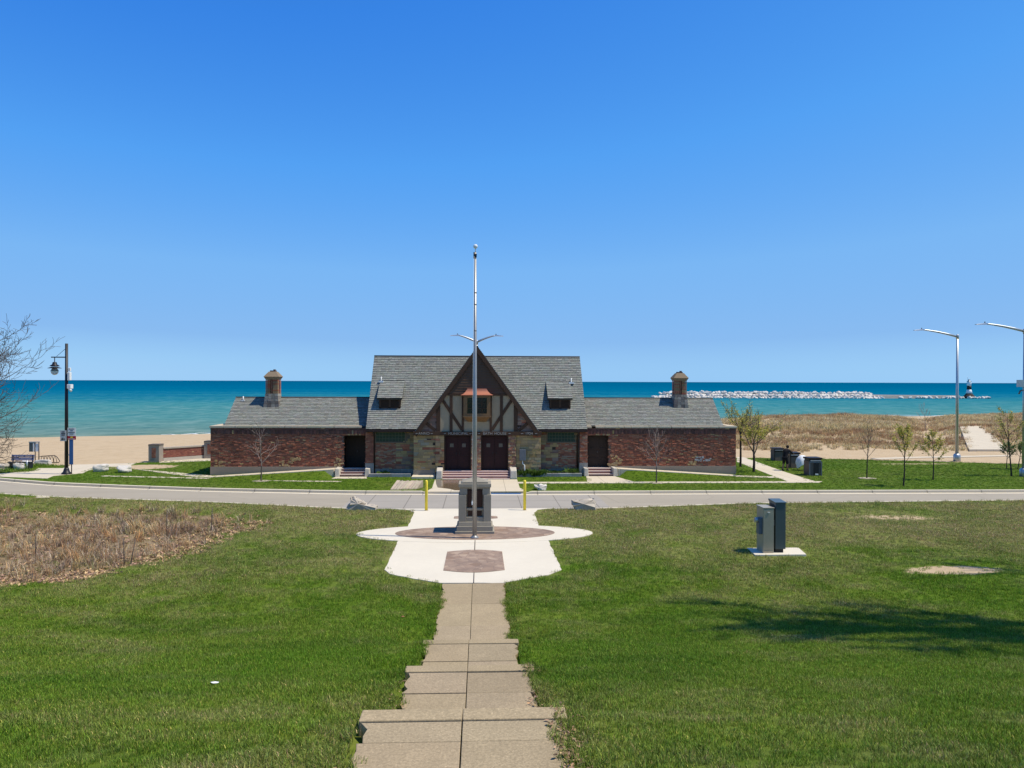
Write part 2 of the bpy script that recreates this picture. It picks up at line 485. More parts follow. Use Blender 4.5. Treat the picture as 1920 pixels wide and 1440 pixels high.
def glassy(name, c, rough=0.08):
    n = NT(name, rough, 0.6); n.color(c); return n.m
M['pane'] = glassy('dark_window_glass', (0.012,0.018,0.018))
M['pane_pale'] = glassy('frosted_pane', (0.10,0.095,0.085), 0.2)
def glass_block():
    n = NT('glass_blocks', 0.18, 0.6)
    x = n.sep(n.obj())
    a = n.math('PINGPONG', x[0], 0.1); b = n.math('PINGPONG', n.math('SUBTRACT', x[2], 2.14-0.0), 0.1)
    ln = n.math('LESS_THAN', n.math('MINIMUM', a, b), 0.012)
    n.color(n.mix(ln, n.mix(n.noise(n.obj(), 5, 2), (0.010,0.030,0.026), (0.028,0.060,0.052)), (0.085,0.09,0.075)))
    return n.m
M['glass_block'] = glass_block()
def clear_glass():
    n = NT('lamp_globe', 0.05, 0.5); n.color((0.75,0.74,0.62))
    n.b.inputs['Transmission Weight'].default_value = 0.5
    return n.m
M['globe'] = clear_glass()
def wet():
    n = NT('wet_concrete', 0.13, 0.9)
    p = n.pos(); f = n.noise(p, 1.1, 4, 0.6)
    n.color(n.mix(f, (0.20,0.145,0.085), (0.14,0.10,0.06)))
    return n.m
M['wet'] = wet()

def water_mat():
    n = NT('lake_water', 0.6, 0.0)
    p = n.pos(); x = n.sep(p)
    inv = n.math('DIVIDE', 110.0, n.math('MAXIMUM', x[1], 60.0))       # 1 at the shore, 0 at the horizon
    st = n.noise(n.mapping(p, (0.0035,0.02,1)), 1.0, 5, 0.6)
    st2 = n.noise(n.mapping(p, (0.03,0.05,1)), 1.0, 5, 0.65)
    f = n.math('ADD', inv, n.math('MULTIPLY', n.math('SUBTRACT', st, 0.5), 0.34))
    f = n.math('ADD', f, n.math('MULTIPLY', n.math('SUBTRACT', st2, 0.5), 0.16))
    c = n.ramp(f, [(0.0,(0.0,0.080,0.170)),(0.10,(0.0,0.095,0.200)),(0.22,(0.0,0.122,0.220)),(0.31,(0.014,0.165,0.225)),(0.46,(0.045,0.208,0.232)),(0.71,(0.080,0.218,0.218)),(0.92,(0.115,0.210,0.195)),(1.0,(0.155,0.225,0.18))])
    ch = n.noise(n.mapping(p, (0.20,0.15,1), (0,0,0), (0,0,0.06)), 1.0, 5, 0.68)
    c = n.mix(n.mrange(ch, 0.50, 0.68, 0, 0.75), c, n.mix(0.5, c, n.mix(n.mrange(inv, 0.15, 0.5), (0.0,0.22,0.32), (0.26,0.36,0.36))))
    c = n.mix(n.mrange(ch, 0.50, 0.32, 0, 0.75), c, n.mix(0.55, c, (0.0,0.085,0.12)))
    # small breaking crests and the surf on the sand
    cap = n.noise(n.mapping(p, (0.12,0.55,1), (5,3,0)), 1.0, 4, 0.7)
    c = n.mix(n.mrange(cap, 0.76, 0.80, 0, 0.7), c, (0.7,0.74,0.74))
    n.color(c)
    n.bump(n.math('ADD', ch, n.noise(n.mapping(p, (0.9,2.6,1)), 1.0, 3, 0.6)), 0.35, 0.5)
    return n.m
M['water'] = water_mat()
M['foam'] = plain('surf_foam', (0.80,0.82,0.82), 0.8, 0.1, 0.5)

# ------------------------------------------------------------------ ground, road, lake
NEAR = [(-200,70),(-90,66),(-60,54),(-40,46),(-30,42.3),(-25,40.4),(-21.6,39.2),(-13,37.4),(-9,36.2),(-5.8,35.25),(1.7,34.95),(6,35.1),(13.4,36.4),(28,37.05),(60,38),(200,42)]
FARE = [(-200,86),(-90,80),(-60,64),(-40,53.5),(-33,49),(-29,46.7),(-24.7,44.7),(-19.5,43.26),(-14.6,42.1),(-6.8,40.95),(1.9,40.55),(14.9,40.62),(30.6,40.55),(60,41),(200,45)]
_sx = np.linspace(-200, 200, 2001)
def _sm(pts):
    y = np.interp(_sx, [p[0] for p in pts], [p[1] for p in pts])
    k = np.hanning(17); k /= k.sum()
    return np.convolve(np.pad(y, 8, 'edge'), k, 'valid')
_yn, _yf = _sm(NEAR), _sm(FARE)
def ynear(x): return np.interp(x, _sx, _yn)
def yfar(x): return np.interp(x, _sx, _yf)

ROAD_Z = -0.125
SP = [(-8,4.40),(1.8,4.40),(4.2,2.97),(6.9,2.97),(8.7,1.85),(10.9,1.85),(12.7,0.79),(15.05,0.79),(16.25,0.0),(60,0.0)]
def stair(y): return np.interp(y, [p[0] for p in SP], [p[1] for p in SP])
_by = np.linspace(-8, 60, 681)
_bz = np.interp(_by, [-8,0,1.5,5,8,12,15,17,19,20.5,60], [4.75,4.5,4.35,3.25,2.45,1.38,0.66,0.27,0.06,0,0])
_k = np.hanning(21); _k /= _k.sum()
_bz = np.convolve(np.pad(_bz, 10, 'edge'), _k, 'valid')
def lawn_z(x, y):
    x = np.asarray(x, float); y = np.asarray(y, float)
    b = np.interp(y, _by, _bz)
    und = (fbm(x*0.16+3, y*0.16+7, 5, 3)-0.45)*0.42*sstep(2.0, 6.0, np.abs(x))*(1-sstep(17.5, 21, y))
    und += (fbm(x*0.3+31, y*0.3, 9, 3)-0.45)*0.20*sstep(7.5, 10, np.abs(x))*(1-sstep(33, 35, y))*sstep(18, 21, y)
    und += -0.35*BEDF(x, y)
    z = b+und
    s = stair(y)
    edge = np.where(y < 22.0, np.minimum(s+0.02, np.maximum(b, s-0.06)), z)
    wob = (fbm(y*0.9+np.sign(x)*40, y*0.0, 3, 3)-0.45)*0.5
    w = sstep(0.99, 1.95, np.abs(x)+wob*sstep(0.98, 1.3, np.abs(x)))
    z = np.where(y < 21, edge*(1-w)+z*w, z)
    z = np.where((np.abs(x) < 0.94) & (y < 22.1), np.minimum(z, s)-0.07, z)
    return z
BEDP = [(-60,20.5),(-30,21.3),(-14.5,22.6),(-11.6,24.0),(-10.5,26.6),(-10.35,30.5),(-10.9,33.6),(-14,35.0),(-22.9,35.9),(-30,38.4),(-60,46)]
def inpoly(x, y, P):
    x = np.asarray(x, float); y = np.asarray(y, float); r = np.zeros(x.shape, bool); n = len(P)
    for i in range(n):
        x0, y0 = P[i]; x1, y1 = P[(i+1) % n]
        if y0 == y1: continue
        r ^= ((y0 > y) != (y1 > y)) & (x < (x1-x0)*(y-y0)/(y1-y0)+x0)
    return r
def BEDF(x, y):
    f = np.zeros(np.shape(x)); x = x+(fbm(x*.45, y*.45, 91, 4)-.47)*3.2; y = y+(fbm(x*.5, y*.5, 95, 4)-.47)*2.2
    for dx in (-0.9, 0, 0.9):
        for dy in (-0.6, 0, 0.6):
            f = f+inpoly(x+dx, y+dy, BEDP)/9.0
    return f
def ell(x, y, cx, cy, rx, ry): return np.clip(1.5-np.sqrt(((x-cx)/rx)**2+((y-cy)/ry)**2), 0, 1)

def grid_mesh(name, xs, rows, zf, attrs, mat):
    nx, ny = len(xs), rows.shape[1]
    X = np.repeat(np.array(xs)[:,None], ny, 1); Y = rows
    Z = zf(X, Y)
    v = np.stack([X, Y, Z], -1).reshape(-1, 3)
    i = np.arange(nx-1)[:,None]*ny + np.arange(ny-1)[None,:]
    f = np.stack([i, i+ny, i+ny+1, i+1], -1).reshape(-1, 4)
    me = bpy.data.meshes.new(name)
    me.from_pydata(v.tolist(), [], f.tolist())
    for k, fn in attrs.items():
        a = me.attributes.new(k, 'FLOAT', 'POINT')
        a.data.foreach_set('value', np.asarray(fn(X, Y), dtype=np.float32).ravel())
    me.polygons.foreach_set('use_smooth', np.ones(len(f), bool))
    me.materials.append(mat); me.update()
    o = bpy.data.objects.new(name, me); C.objects.link(o)
    return o, X, Y, Z

xs = np.unique(np.round(np.concatenate([np.linspace(-200,-60,15), np.linspace(-60,-26,35), np.arange(-26,26.01,0.3), np.linspace(26,60,35), np.linspace(60,200,15),
     [-1.9,-1.5,-1.2,-0.99,-0.95,-0.93,0.93,0.95,0.99,1.2,1.5,1.9]]), 3))
tt = np.concatenate([np.linspace(-8, 4, 13)[:-1], np.arange(4, 22, 0.22), np.arange(22, 34.81, 0.32)])
def near_rows(x):
    yn = ynear(x)
    r = np.repeat(tt[None,:], len(x), 0)
    ex = np.linspace(0, 1, 8)[None,:]
    last = tt[-1]
    tail = last+(yn[:,None]-last)*ex[:,1:]
    return np.concatenate([r, tail], 1)
SANDS = [(15.3,23.25,1.25,0.5),(10.2,16.7,0.0001,0.0001),(9.55,25.5,0.001,0.001)]
def sand_near(x, y):
    return ell(x, y, 15.3, 23.25, 1.75, 0.58)*0.85 + ell(x, y, 18.6, 32.4, 2.6, 0.7)*0.60 + ell(x, y, 6.6, 15.6, 0.9, 0.4)*0.42 + ell(x, y, 18.0, 33.6, 3.0, 0.6)*0.34
lawn, LX, LY, LZ = grid_mesh('lawn', xs, near_rows(xs), lawn_z, {'sand': sand_near, 'bed': BEDF, 'wet': lambda x, y: np.zeros(x.shape)}, M['lawn'])
kind(lawn, 'structure')

SHORE_X, SHORE_Y = [-400,-67,-41,0,40,96,200,500], [60,104.5,113.5,131,148,172,196,230]
def shore(x): return np.interp(x, SHORE_X, SHORE_Y)
def dune_mask(x, y):
    return sstep(20, 30, x)*sstep(63.2, 66.5, y+(vnoise(x*0.25, y*0.0, 3)-0.5)*5)*(1-sstep(0, 9, y-(shore(x)-32)))*(1-boardw(x, y))
def boardw(x, y): return sstep(0.2, 1.2, 2.2-np.abs(x-(46.2+(y-66)*0.62)))*(y < 86)
def far_z(x, y):
    sh = shore(x)
    t = np.clip((y-60)/(sh-60), 0, None)
    z = -2.0*np.clip(t, 0, 1)**1.5 - np.clip(t-1, 0, 0.5)*12
    z = z + 0.10*(fbm(x*0.35, y*0.35, 2, 4)-0.47)*sstep(60, 64, y)
    ax = np.abs(x); z = z + 0.42*np.clip((16.6-ax)/7.6, 0, 1)*sstep(9.0, 9.6, ax)*sstep(45.3, 46.75, y)*(y < 48.2)
    d = sstep(20, 30, x)*sstep(63, 90, y)*(1-sstep(-26, 4, y-(sh-18)))
    z = z + d*(1.15+1.7*(fbm(x*0.09, y*0.09, 8, 3)-0.5))*(1-.85*np.exp(-((x-y*.585-3)/3.2)**2)) + dune_mask(x, y)*0.5*(fbm(x*0.4, y*0.4, 12, 3)-0.4)
    return z
YS_X, YS_Y = [-200,-60,-33,-28,-25,-20,0,20,25,29,39,60,200], [66,58,53.6,53.8,55.2,57,58.6,58.4,58.0,57.2,54.0,50,48]
def sand_far(x, y):
    e = sstep(-0.45, 0.45, y-np.interp(x, YS_X, YS_Y))
    e = np.maximum(e, 0.85*ell(x, y, -23.0, 52.7, 2.2, 1.5))
    return np.maximum(e, 0.55*ell(x, y, 32.5, 53.8, 4.5, 0.6))
xs2 = np.unique(np.round(np.concatenate([np.linspace(-200,-60,29), np.linspace(-60,-34,30), np.arange(-34,44.01,0.5), np.arange(44,110,1.0), np.linspace(110,260,40)]), 3))
far_t = np.concatenate([np.linspace(0,1,60)[:-1]*0.16, 0.16+np.linspace(0,1,110)[:-1]*0.46, 0.62+0.38*np.linspace(0,1,25)])
rows2 = yfar(xs2)[:,None] + (220-yfar(xs2))[:,None]*far_t[None,:]*1.0
ground, FX, FY, FZ = grid_mesh('beach', xs2, rows2, far_z, {'sand': sand_far, 'bed': lambda x, y: 0*x, 'wet': lambda x, y: sstep(-1.6, -0.4, y-shore(x))*0.8}, M['lawn'])
kind(ground, 'structure')
def zfar(x, y): return float(far_z(np.array([float(x)]), np.array([float(y)]))[0])
def znear(x, y): return float(lawn_z(np.array([float(x)]), np.array([float(y)]))[0])

w = MB()
yy = [62,90,130,180,260,400,700,1500,4000,12000,45000]
for a, b in zip(yy, yy[1:]):
    w.poly([(-45000,a,-2),(45000,a,-2),(45000,b,-2),(-45000,b,-2)])
kind(w.build('lake_water', M['water']), 'structure')
def surf(pts, wid, seed):
    m = MB(); rng = random.Random(seed); top = []; bot = []
    for i, (x, y) in enumerate(pts):
        k = sin(pi*i/(len(pts)-1))
        top.append((x, y+wid*k*(0.6+0.8*rng.random()))); bot.append((x, y-wid*k*(0.4+0.6*rng.random())))
    m.prism(bot+top[::-1], -1.99, -1.955)
    return m
m = MB()
for (x0, x1, off, wd) in ((-46.5,-38,-0.2,0.5),(70,99,-2.0,1.0),(80,108,4.5,1.1),(58,74,1.0,0.7),(100,130,0,0.9),(-43,-30,2.5,0.4)):
    s_ = surf([(x0+(x1-x0)*i/30, shore(x0+(x1-x0)*i/30)+off+0.8*sin(i*0.6)) for i in range(31)], wd, int(x0))
    n0 = len(m.v); m.v += s_.v; m.f += [tuple(i+n0 for i in f) for f in s_.f]; m.c += s_.c; m.m += s_.m; m.smooth += s_.smooth
kind(m.build('surf_foam', M['foam']), 'structure')

# road with its two kerbs
xr = np.concatenate([np.linspace(-200,-40,30)[:-1], np.arange(-40,60,1.0), np.linspace(60,200,15)])
def ribbon(name, f0, f1, z0, z1, mat, thick=0.3, x0=-1e9, x1=1e9):
    mb = MB(); q = [x for x in xr if x0 <= x <= x1]
    for a, b in zip(q, q[1:]):
        mb.hexa([(a,f0(a),z0-thick),(b,f0(b),z0-thick),(b,f1(b),z1-thick),(a,f1(a),z1-thick)],
                [(a,f0(a),z0),(b,f0(b),z0),(b,f1(b),z1),(a,f1(a),z1)])
    return kind(mb.build(name, mat), 'structure')
ribbon('road', lambda x: ynear(x)+0.10, lambda x: yfar(x)-0.45, ROAD_Z, ROAD_Z, M['conc_road'])
ribbon('gutter_pan', lambda x: yfar(x)-0.47, lambda x: yfar(x)-0.14, ROAD_Z+0.006, ROAD_Z+0.014, M['conc_kerb'])
DROP0, DROP1 = -2.55, 2.5      # lowered kerb at the walk
ribbon('kerb', lambda x: yfar(x)-0.15, lambda x: yfar(x)+0.05, 0.02, 0.03, M['conc_kerb'], 0.4, -1e9, -3.0)
ribbon('kerb', lambda x: yfar(x)-0.15, lambda x: yfar(x)+0.05, 0.02, 0.03, M['conc_kerb'], 0.4, 3.0, 1e9)
ribbon('near_kerb', lambda x: ynear(x)-0.05, lambda x: ynear(x)+0.12, 0.012, 0.012, M['conc_kerb'], 0.4, -1e9, -6.0)
ribbon('near_kerb', lambda x: ynear(x)-0.05, lambda x: ynear(x)+0.12, 0.012, 0.012, M['conc_kerb'], 0.4, 5.0, 1e9)
mb = MB()
for x0, x1, h0, h1 in ((-3.0,-2.4,0.02,-0.11),(2.4,3.0,-0.11,0.02)):
    mb.hexa([(x0,yfar(x0)-.15,-.3),(x1,yfar(x1)-.15,-.3),(x1,yfar(x1)+.05,-.3),(x0,yfar(x0)+.05,-.3)], [(x0,yfar(x0)-.15,h0),(x1,yfar(x1)-.15,h1),(x1,yfar(x1)+.05,h1+.01),(x0,yfar(x0)+.05,h0+.01)])
for x0, x1, h0, h1 in ((-6.0,-5.0,0.012,-0.10),(4.0,5.0,-0.10,0.012)):
    mb.hexa([(x0,ynear(x0)-.05,-.3),(x1,ynear(x1)-.05,-.3),(x1,ynear(x1)+.12,-.3),(x0,ynear(x0)+.12,-.3)], [(x0,ynear(x0)-.05,h0),(x1,ynear(x1)-.05,h1),(x1,ynear(x1)+.12,h1),(x0,ynear(x0)+.12,h0)])
mb.hexa([(-5,34.9,-.3),(4,34.9,-.3),(4,35.3,-.3),(-5,35.3,-.3)], [(-5,34.9,0.006),(4,34.9,0.006),(4,35.3,-0.118),(-5,35.3,-0.118)])
kind(mb.build('kerb_ramp', M['conc_kerb']), 'structure')
cr = MB()
q = [x for x in np.arange(-6.5, 6.51, 0.5)]
for a, b in zip(q, q[1:]):
    cr.poly([(a,ynear(a)+0.13,ROAD_Z+0.004),(b,ynear(b)+0.13,ROAD_Z+0.004),(b,yfar(b)-0.48,ROAD_Z+0.004),(a,yfar(a)-0.48,ROAD_Z+0.004)])
kind(cr.build('crossing_pavement', M['conc_cross']), 'structure')

def sheet(name, pts, z, mat, thick=0.12):
    mb = MB(); mb.prism([(p[0],p[1]) for p in pts], z-thick, z)
    return kind(mb.build(name, mat), 'structure')
def rough_edge(pts, amp, step, seed):
    rng = random.Random(seed); out = []; n = len(pts)
    for i in range(n):
        a, b = Vector(pts[i]), Vector(pts[(i+1) % n]); L = (b-a).length; k = max(1, int(L/step))
        nn = Vector((-(b-a).y, (b-a).x))/max(L, 1e-6)
        for j in range(k):
            p = a+(b-a)*j/k
            if j: p += nn*rng.uniform(-amp, amp)
            out.append((p.x, p.y))
    return out
px = lambda u, v: (at(u, v).x, at(u, v).y)
# plaza: front pad, oval, back pad, with stamped insets
sheet('plaza_pavement', rough_edge([px(721,1069),px(731,1077),px(775,1086),px(826,1094),px(942,1094),px(984,1086),px(1028,1079),px(1053,1069),px(1028,1014),px(747,1014)], 0.02, 0.3, 1), 0.020, M['conc_pale'])
oval = lambda rx, ry, cy, n=72: [(rx*cos(2*pi*i/n), cy+ry*sin(2*pi*i/n)) for i in range(n)]
sheet('plaza_oval', oval(4.64, 1.74, 29.42), 0.026, M['conc_pale'])
sheet('plaza_approach', rough_edge([px(765,988),px(777,961),px(766,957),px(738,954.5),px(1036,953.5),px(1008,956),px(1001,962),px(1011,988)], 0.02, 0.3, 2), 0.014, M['conc_pale'])
sheet('stamped_paving', oval(3.14, 1.30, 29.45), 0.032, M['stamped'])
def capsule(hw, y0, y1, b, n=10):
    o = []
    for i in range(n+1): t = i/n; o.append((-hw+2*hw*t, y0-b*sin(pi*t)))
    for i in range(n+1): t = i/n; o.append((hw*0.99-2*hw*0.99*t, y1+b*sin(pi*t)))
    return o
sheet('stamped_paving', capsule(0.97, 23.62, 26.2, 0.28), 0.032, M['stamped'])
sheet('stamped_paving', capsule(0.96, 32.6, 33.1, 0.22), 0.022, M['stamped'])
sheet('plaza_seam', [(-0.012,22.16),(0.012,22.16),(0.012,23.3),(-0.012,23.3)], 0.030, M['gutter'], 0.02)
sheet('plaza_seam', [(-0.012,26.52),(0.012,26.52),(0.012,28.1),(-0.012,28.1)], 0.030, M['gutter'], 0.02)

# the path and its flights of steps
def slab(mb, x0, x1, y0, y1, z, rng, th=0.14, jit=0.0):
    n = max(2, int((y1-y0)/0.12)); L = []; Rr = []
    for i in range(n+1):
        y = y0+(y1-y0)*i/n
        L.append((x0+(rng.uniform(0, jit) if x0 < -0.5 else 0), y)); Rr.append((x1-(rng.uniform(0, jit) if x1 > 0.5 else 0), y))
    g = rng.uniform(0.9, 1.06); mb.col = (g, g*rng.uniform(0.97, 1.0), g*rng.uniform(0.93, 1.0))
    mb.prism(L+Rr[::-1], z-th, z)
rng = random.Random(4)
pm = MB(); G = 0.0055; SEAM = -0.04
def run(ys, z, xl=-0.93, xr=0.93, seam=-0.04):
    for a, b in zip(ys, ys[1:]):
        for x0, x1 in ((xl, seam-G), (seam+G, xr)):
            slab(pm, x0, x1, a+G, b-G, z+rng.uniform(-0.006, 0.006), rng, 0.16, 0.085)
run([16.25,17.3,18.3,20.1,22.14], 0.012)
run([12.7,13.9,14.8], 0.79)
run([8.7,9.35,9.95,10.65], 1.85, -0.87, 0.93, 0.0)
run([4.2,5.0,6.28,6.66], 2.97, -0.885, 0.95, 0.02)
run([-6,-4,-2,0,1.5], 4.40)
kind(pm.build('path', M['conc_old'], bevel=0.006), 'structure')
st = MB()
def flight(y0, z0, y1, z1, n, xa=-0.955, xb=0.955, seam=-0.04):
    h = (z0-z1)/n; t = (y1-y0)/(n-1)
    g = rng.uniform(0.94, 1.08); st.col = (g, g*0.985, g*0.95)
    for x0, x1 in ((xa, seam-0.002), (seam+0.002, xb)):
        st.box(x0, x1, y0-0.24+0.012, y0, z0-h, z0+0.012)            # the nosing slab
    for i in range(1, n):
        st.box(xa+0.03, xb-0.03, y0+(i-1)*t, y0+i*t-0.002, z0-(i+1)*h-0.15, z0-i*h)
flight(15.05, 0.79, 16.25, 0.0, 5)
flight(10.9, 1.85, 12.7, 0.79, 7, -0.89, 0.96, 0.0)
flight(6.9, 2.97, 8.7, 1.85, 7, -0.90, 0.965, 0.02)
flight(1.75, 4.40, 4.2, 2.97, 9)
kind(st.build('path_steps', M['conc_old'], bevel=0.012), 'structure')

# walks round the bathhouse
sheet('walk', [(-2.56,45.6),(-2.5,42.0),(-2.75,40.62),(2.75,40.6),(2.42,42.0),(2.45,45.6)], 0.010, M['conc_walk'])
sheet('wet_patch', [(-2.5,45.5),(-2.35,43.5),(-2.2,42.2),(-1.5,41.6),(-1.2,41.1),(-0.75,41.0),(-0.72,45.5)], 0.015, M['wet'], 0.02)
sheet('walk', [(2.4,43.75),(20.4,43.75),(20.9,44.35),(2.4,44.4)], 0.016, M['conc_walk'])
sheet('walk', [px(1381.6,866),px(1381.6,857),px(1395,857.5),px(1474.6,886),px(1536,905),px(1482,904.5),px(1453,894)], 0.010, M['conc_walk'])
sheet('walk', [(16.4,46.6),(16.4,47.3),px(1452,893.5),px(1462,896.5)], 0.014, M['conc_walk'])
def strip(pts, w):
    L = []; Rr = []
    pts = [Vector(p) for p in pts]
    for i, p in enumerate(pts):
        d = (pts[min(i+1, len(pts)-1)]-pts[max(0, i-1)]).normalized(); n = Vector((-d.y, d.x))*w/2
        L.append(tuple(p+n)); Rr.append(tuple(p-n))
    return L+Rr[::-1]
sheet('walk', strip([px(190,892.5),px(240,893.7),px(300,895),px(380,897),px(480,900),px(560,902.3),px(640,903)], 0.38), 0.012, M['conc_walk'])
sheet('walk', [px(256,880),px(274,881.3),px(330,886),px(398,892.2),px(398,895),px(370,895),px(325,889.8),px(280,884)], 0.016, M['conc_walk'])
sheet('walk', [px(0,888),px(63,883),px(72,878),px(118,878),px(135,871.5),px(256,868.5),px(242,874),px(195,876),px(166,882),px(155,887.5),px(122,890.5),px(100,892.5),px(88,897.5),px(0,894)], 0.010, M['conc_walk'])
sheet('walk', [px(299,868),px(299,863),px(400,857),px(400,864)], 0.012, M['conc_walk'])
sheet('walk', [(-8.9,46.1),(-6.75,46.1),(-6.9,47.0),(-8.8,47.0)], 0.018, M['conc_walk'])
sheet('walk', [(6.6,44.4),(9.4,44.4),(8.7,47.0),(6.9,47.0)], 0.014, M['conc_walk'])
sheet('walk', strip([px(1640,861),px(1720,858.5),px(1800,857),px(1890,855)], 0.85), 0.05, M['conc_walk'])
def ramp(sx):
    mb = MB()
    a = [(sx*8.95,47.05),(sx*16.6,46.75),(sx*16.6,47.55),(sx*8.95,47.95)]
    if sx < 0: a = a[::-1]
    hz = lambda p: 0.47 if abs(p[0]) < 10 else 0.02
    mb.hexa([(p[0],p[1],-0.1) for p in a], [(p[0],p[1],hz(p)) for p in a])
    return kind(mb.build('ramp', M['conc_walk']), 'structure')
ramp(1); ramp(-1)
bd = MB()
for i in range(12):
    y0, y1 = 63.5+i*1.9, 63.5+(i+1)*1.9-0.02
    x0, x1 = 46.2+(y0-66)*0.62, 46.2+(y1-66)*0.62
    z0, z1 = max(0, 0.06+zfar(x0, y0)*0.8), max(0, 0.06+zfar(x1, y1)*0.8)
    bd.hexa([(x0-1.7,y0,-.5),(x0+1.7,y0,-.5),(x1+1.7,y1,-.5),(x1-1.7,y1,-.5)], [(x0-1.7,y0,z0+.12),(x0+1.7,y0,z0+.12),(x1+1.7,y1,z1+.12),(x1-1.7,y1,z1+.12)])
kind(bd.build('beach_walk', M['conc_walk']), 'structure')
o = sheet('concrete_slab', [px(68,934),px(68,931.2),px(93,931.8),px(93,934.2)], 0.03, M['conc_walk'], 0.1)

# ------------------------------------------------------------------ the bathhouse
BRICK = [(.41,.148,.085),(.375,.130,.078),(.43,.168,.10),(.33,.118,.073),(.385,.148,.09),(.28,.10,.065),(.43,.21,.125)]
PALE = [(.48,.335,.17),(.53,.375,.18),(.43,.305,.165),(.49,.33,.145),(.39,.275,.16),(.44,.28,.13)]
def inside(x, z, rects): return any(a < x < b and c < z < d for a, b, c, d in rects)
def vary(c, rng, k=0.15):
    g = rng.uniform(1-k, 1+k); return (c[0]*g*rng.uniform(.95,1.05), c[1]*g, c[2]*g*rng.uniform(.95,1.05))
def brick_face(mb, x0, x1, z0, z1, y, rng, bw=0.23, bh=0.075, prot=0.02, pal=BRICK, holes=(), pale=0.02, top=None):
    """courses of single bricks on a wall that faces the camera's side; each brick sits a little proud"""
    mb.col = (.20,.16,.13)
    row = 0; z = z0
    while z < z1-0.02:
        h = min(bh, z1-z); x = x0-(bw/2 if row % 2 else 0)
        while x < x1:
            w_ = bw*rng.uniform(.75, 1.2); a, b = max(x, x0), min(x+w_, x1); x += w_
            if b-a < 0.03 or inside((a+b)/2, z+h/2, holes): continue
            if top and z+h > top((a+b)/2): continue
            mb.col = vary(rng.choice(PALE) if rng.random() < pale else rng.choice(pal), rng)
            p = 0.006+prot*rng.random()**2
            t0, t1 = rng.uniform(-.006,.006), rng.uniform(-.006,.006)
            q = rng.uniform(-.4, 1)*prot*0.5
            mb.hexa([(a+.005,y-p-q,z+.005+t0),(b-.005,y-p-q*.3,z+.005+t1),(b-.005,y+.02,z+.005+t1),(a+.005,y+.02,z+.005+t0)],
                    [(a+.005,y-p,z+h-.006+t0),(b-.005,y-p+q*.2,z+h-.006+t1),(b-.005,y+.02,z+h-.006+t1),(a+.005,y+.02,z+h-.006+t0)])
        z += bh; row += 1
def ashlar_face(mb, x0, x1, z0, z1, y, rng, pal=PALE, accent=0.06, holes=(), hmin=.10, hmax=.24, wmin=.18, wmax=.55, top=None):
    z = z0
    while z < z1-0.03:
        h = min(rng.uniform(hmin, hmax), z1-z)
        if z1-z-h < 0.06: h = z1-z
        x = x0
        while x < x1-0.01:
            w_ = rng.uniform(wmin, wmax); b = min(x+w_, x1)
            if x1-b < 0.08: b = x1
            a = x; x = b
            zz = [(z, z+h)] if rng.random() > 0.3 or h < .16 else [(z, z+h*.5), (z+h*.5, z+h)]
            for c, d in zz:
                if inside((a+b)/2, (c+d)/2, holes): continue
                if top and d > top((a+b)/2): continue
                r_ = rng.random()
                mb.col = vary(rng.choice(BRICK), rng, .25) if r_ < accent else ((.07,.05,.04) if r_ < accent*1.3 and b-a < .3 else vary(rng.choice(pal), rng, .2))
                p = 0.008+0.022*rng.random()
                mb.hexa([(a+.006,y-p,c+.006),(b-.006,y-p,c+.006),(b-.006,y+.02,c+.006),(a+.006,y+.02,c+.006)], [(a+.006,y-p,d-.006),(b-.006,y-p,d-.006),(b-.006,y+.02,d-.006),(a+.006,y+.02,d-.006)])
        z += h
ROOF = [(.275,.285,.255),(.26,.268,.24),(.285,.295,.265),(.25,.258,.232),(.27,.285,.25),(.275,.275,.25),(.235,.24,.22),(.30,.31,.28)]
def shingles(mb, o, u, s, nu, ns, tw=0.24, th=0.15, rng=None, clip=None, pal=ROOF):
    """courses of tabs on a slope: o eave corner, u along the eave, s up the slope (unit vectors), nu and ns lengths"""
    o, u, s = Vector(o), Vector(u), Vector(s); n = u.cross(s).normalized()
    mb.col = (.07,.07,.07)
    mb.hexa([o-n*.12, o+u*nu-n*.12, o+u*nu+s*ns-n*.12, o+s*ns-n*.12], [o+n*.0, o+u*nu+n*.0, o+u*nu+s*ns+n*.0, o+s*ns+n*.0])
    rows = int(ns/th)+1
    for r in range(rows):
        a0 = r*th; a1 = min(a0+th*1.25, ns)
        x = -(tw*0.5 if r % 2 else 0)+rng.uniform(-.03,.03)
        while x < nu:
            w_ = tw*rng.uniform(.7, 1.25); x0, x1 = max(x, 0)+.004, min(x+w_, nu)-.004; x += w_
            if x1-x0 < .04: continue
            if clip and not clip(o+u*(x0+x1)/2+s*(a0+a1)/2): continue
            mb.col = vary(rng.choice(pal), rng, .09)
            t = rng.uniform(.036, .046); e = rng.uniform(-.012, .012)
            p = [o+u*x0+s*(a0+e)+n*t, o+u*x1+s*(a0+e)+n*t, o+u*x1+s*a1+n*.006, o+u*x0+s*a1+n*.006]
            k = len(mb.v); mb.v.extend([tuple(q) for q in p]+[tuple(o+u*x0+s*(a0+e)), tuple(o+u*x1+s*(a0+e))])
            mb.face([k, k+1, k+2, k+3])
            c_ = mb.col; mb.col = (.085,.09,.085); mb.face([k+4, k+5, k+1, k]); mb.col = c_  # butt edge coloured dark: a painted shadow line below each course
            mb.face([k+5, k+2, k+1]); mb.face([k+4, k, k+3])
rng = random.Random(11)
bath = thing('bathhouse', 'long brick and stone bathhouse with half timbered gable and grey shingled roofs', 'building', (0,48,0))
YW, ZC = 48.0, 3.18                      # wing wall plane, top of the wing walls
XW, XC = 16.85, 7.0                      # outer end of the wings, end of the central block
RS, RH = Vector((0,.8,.0)), None
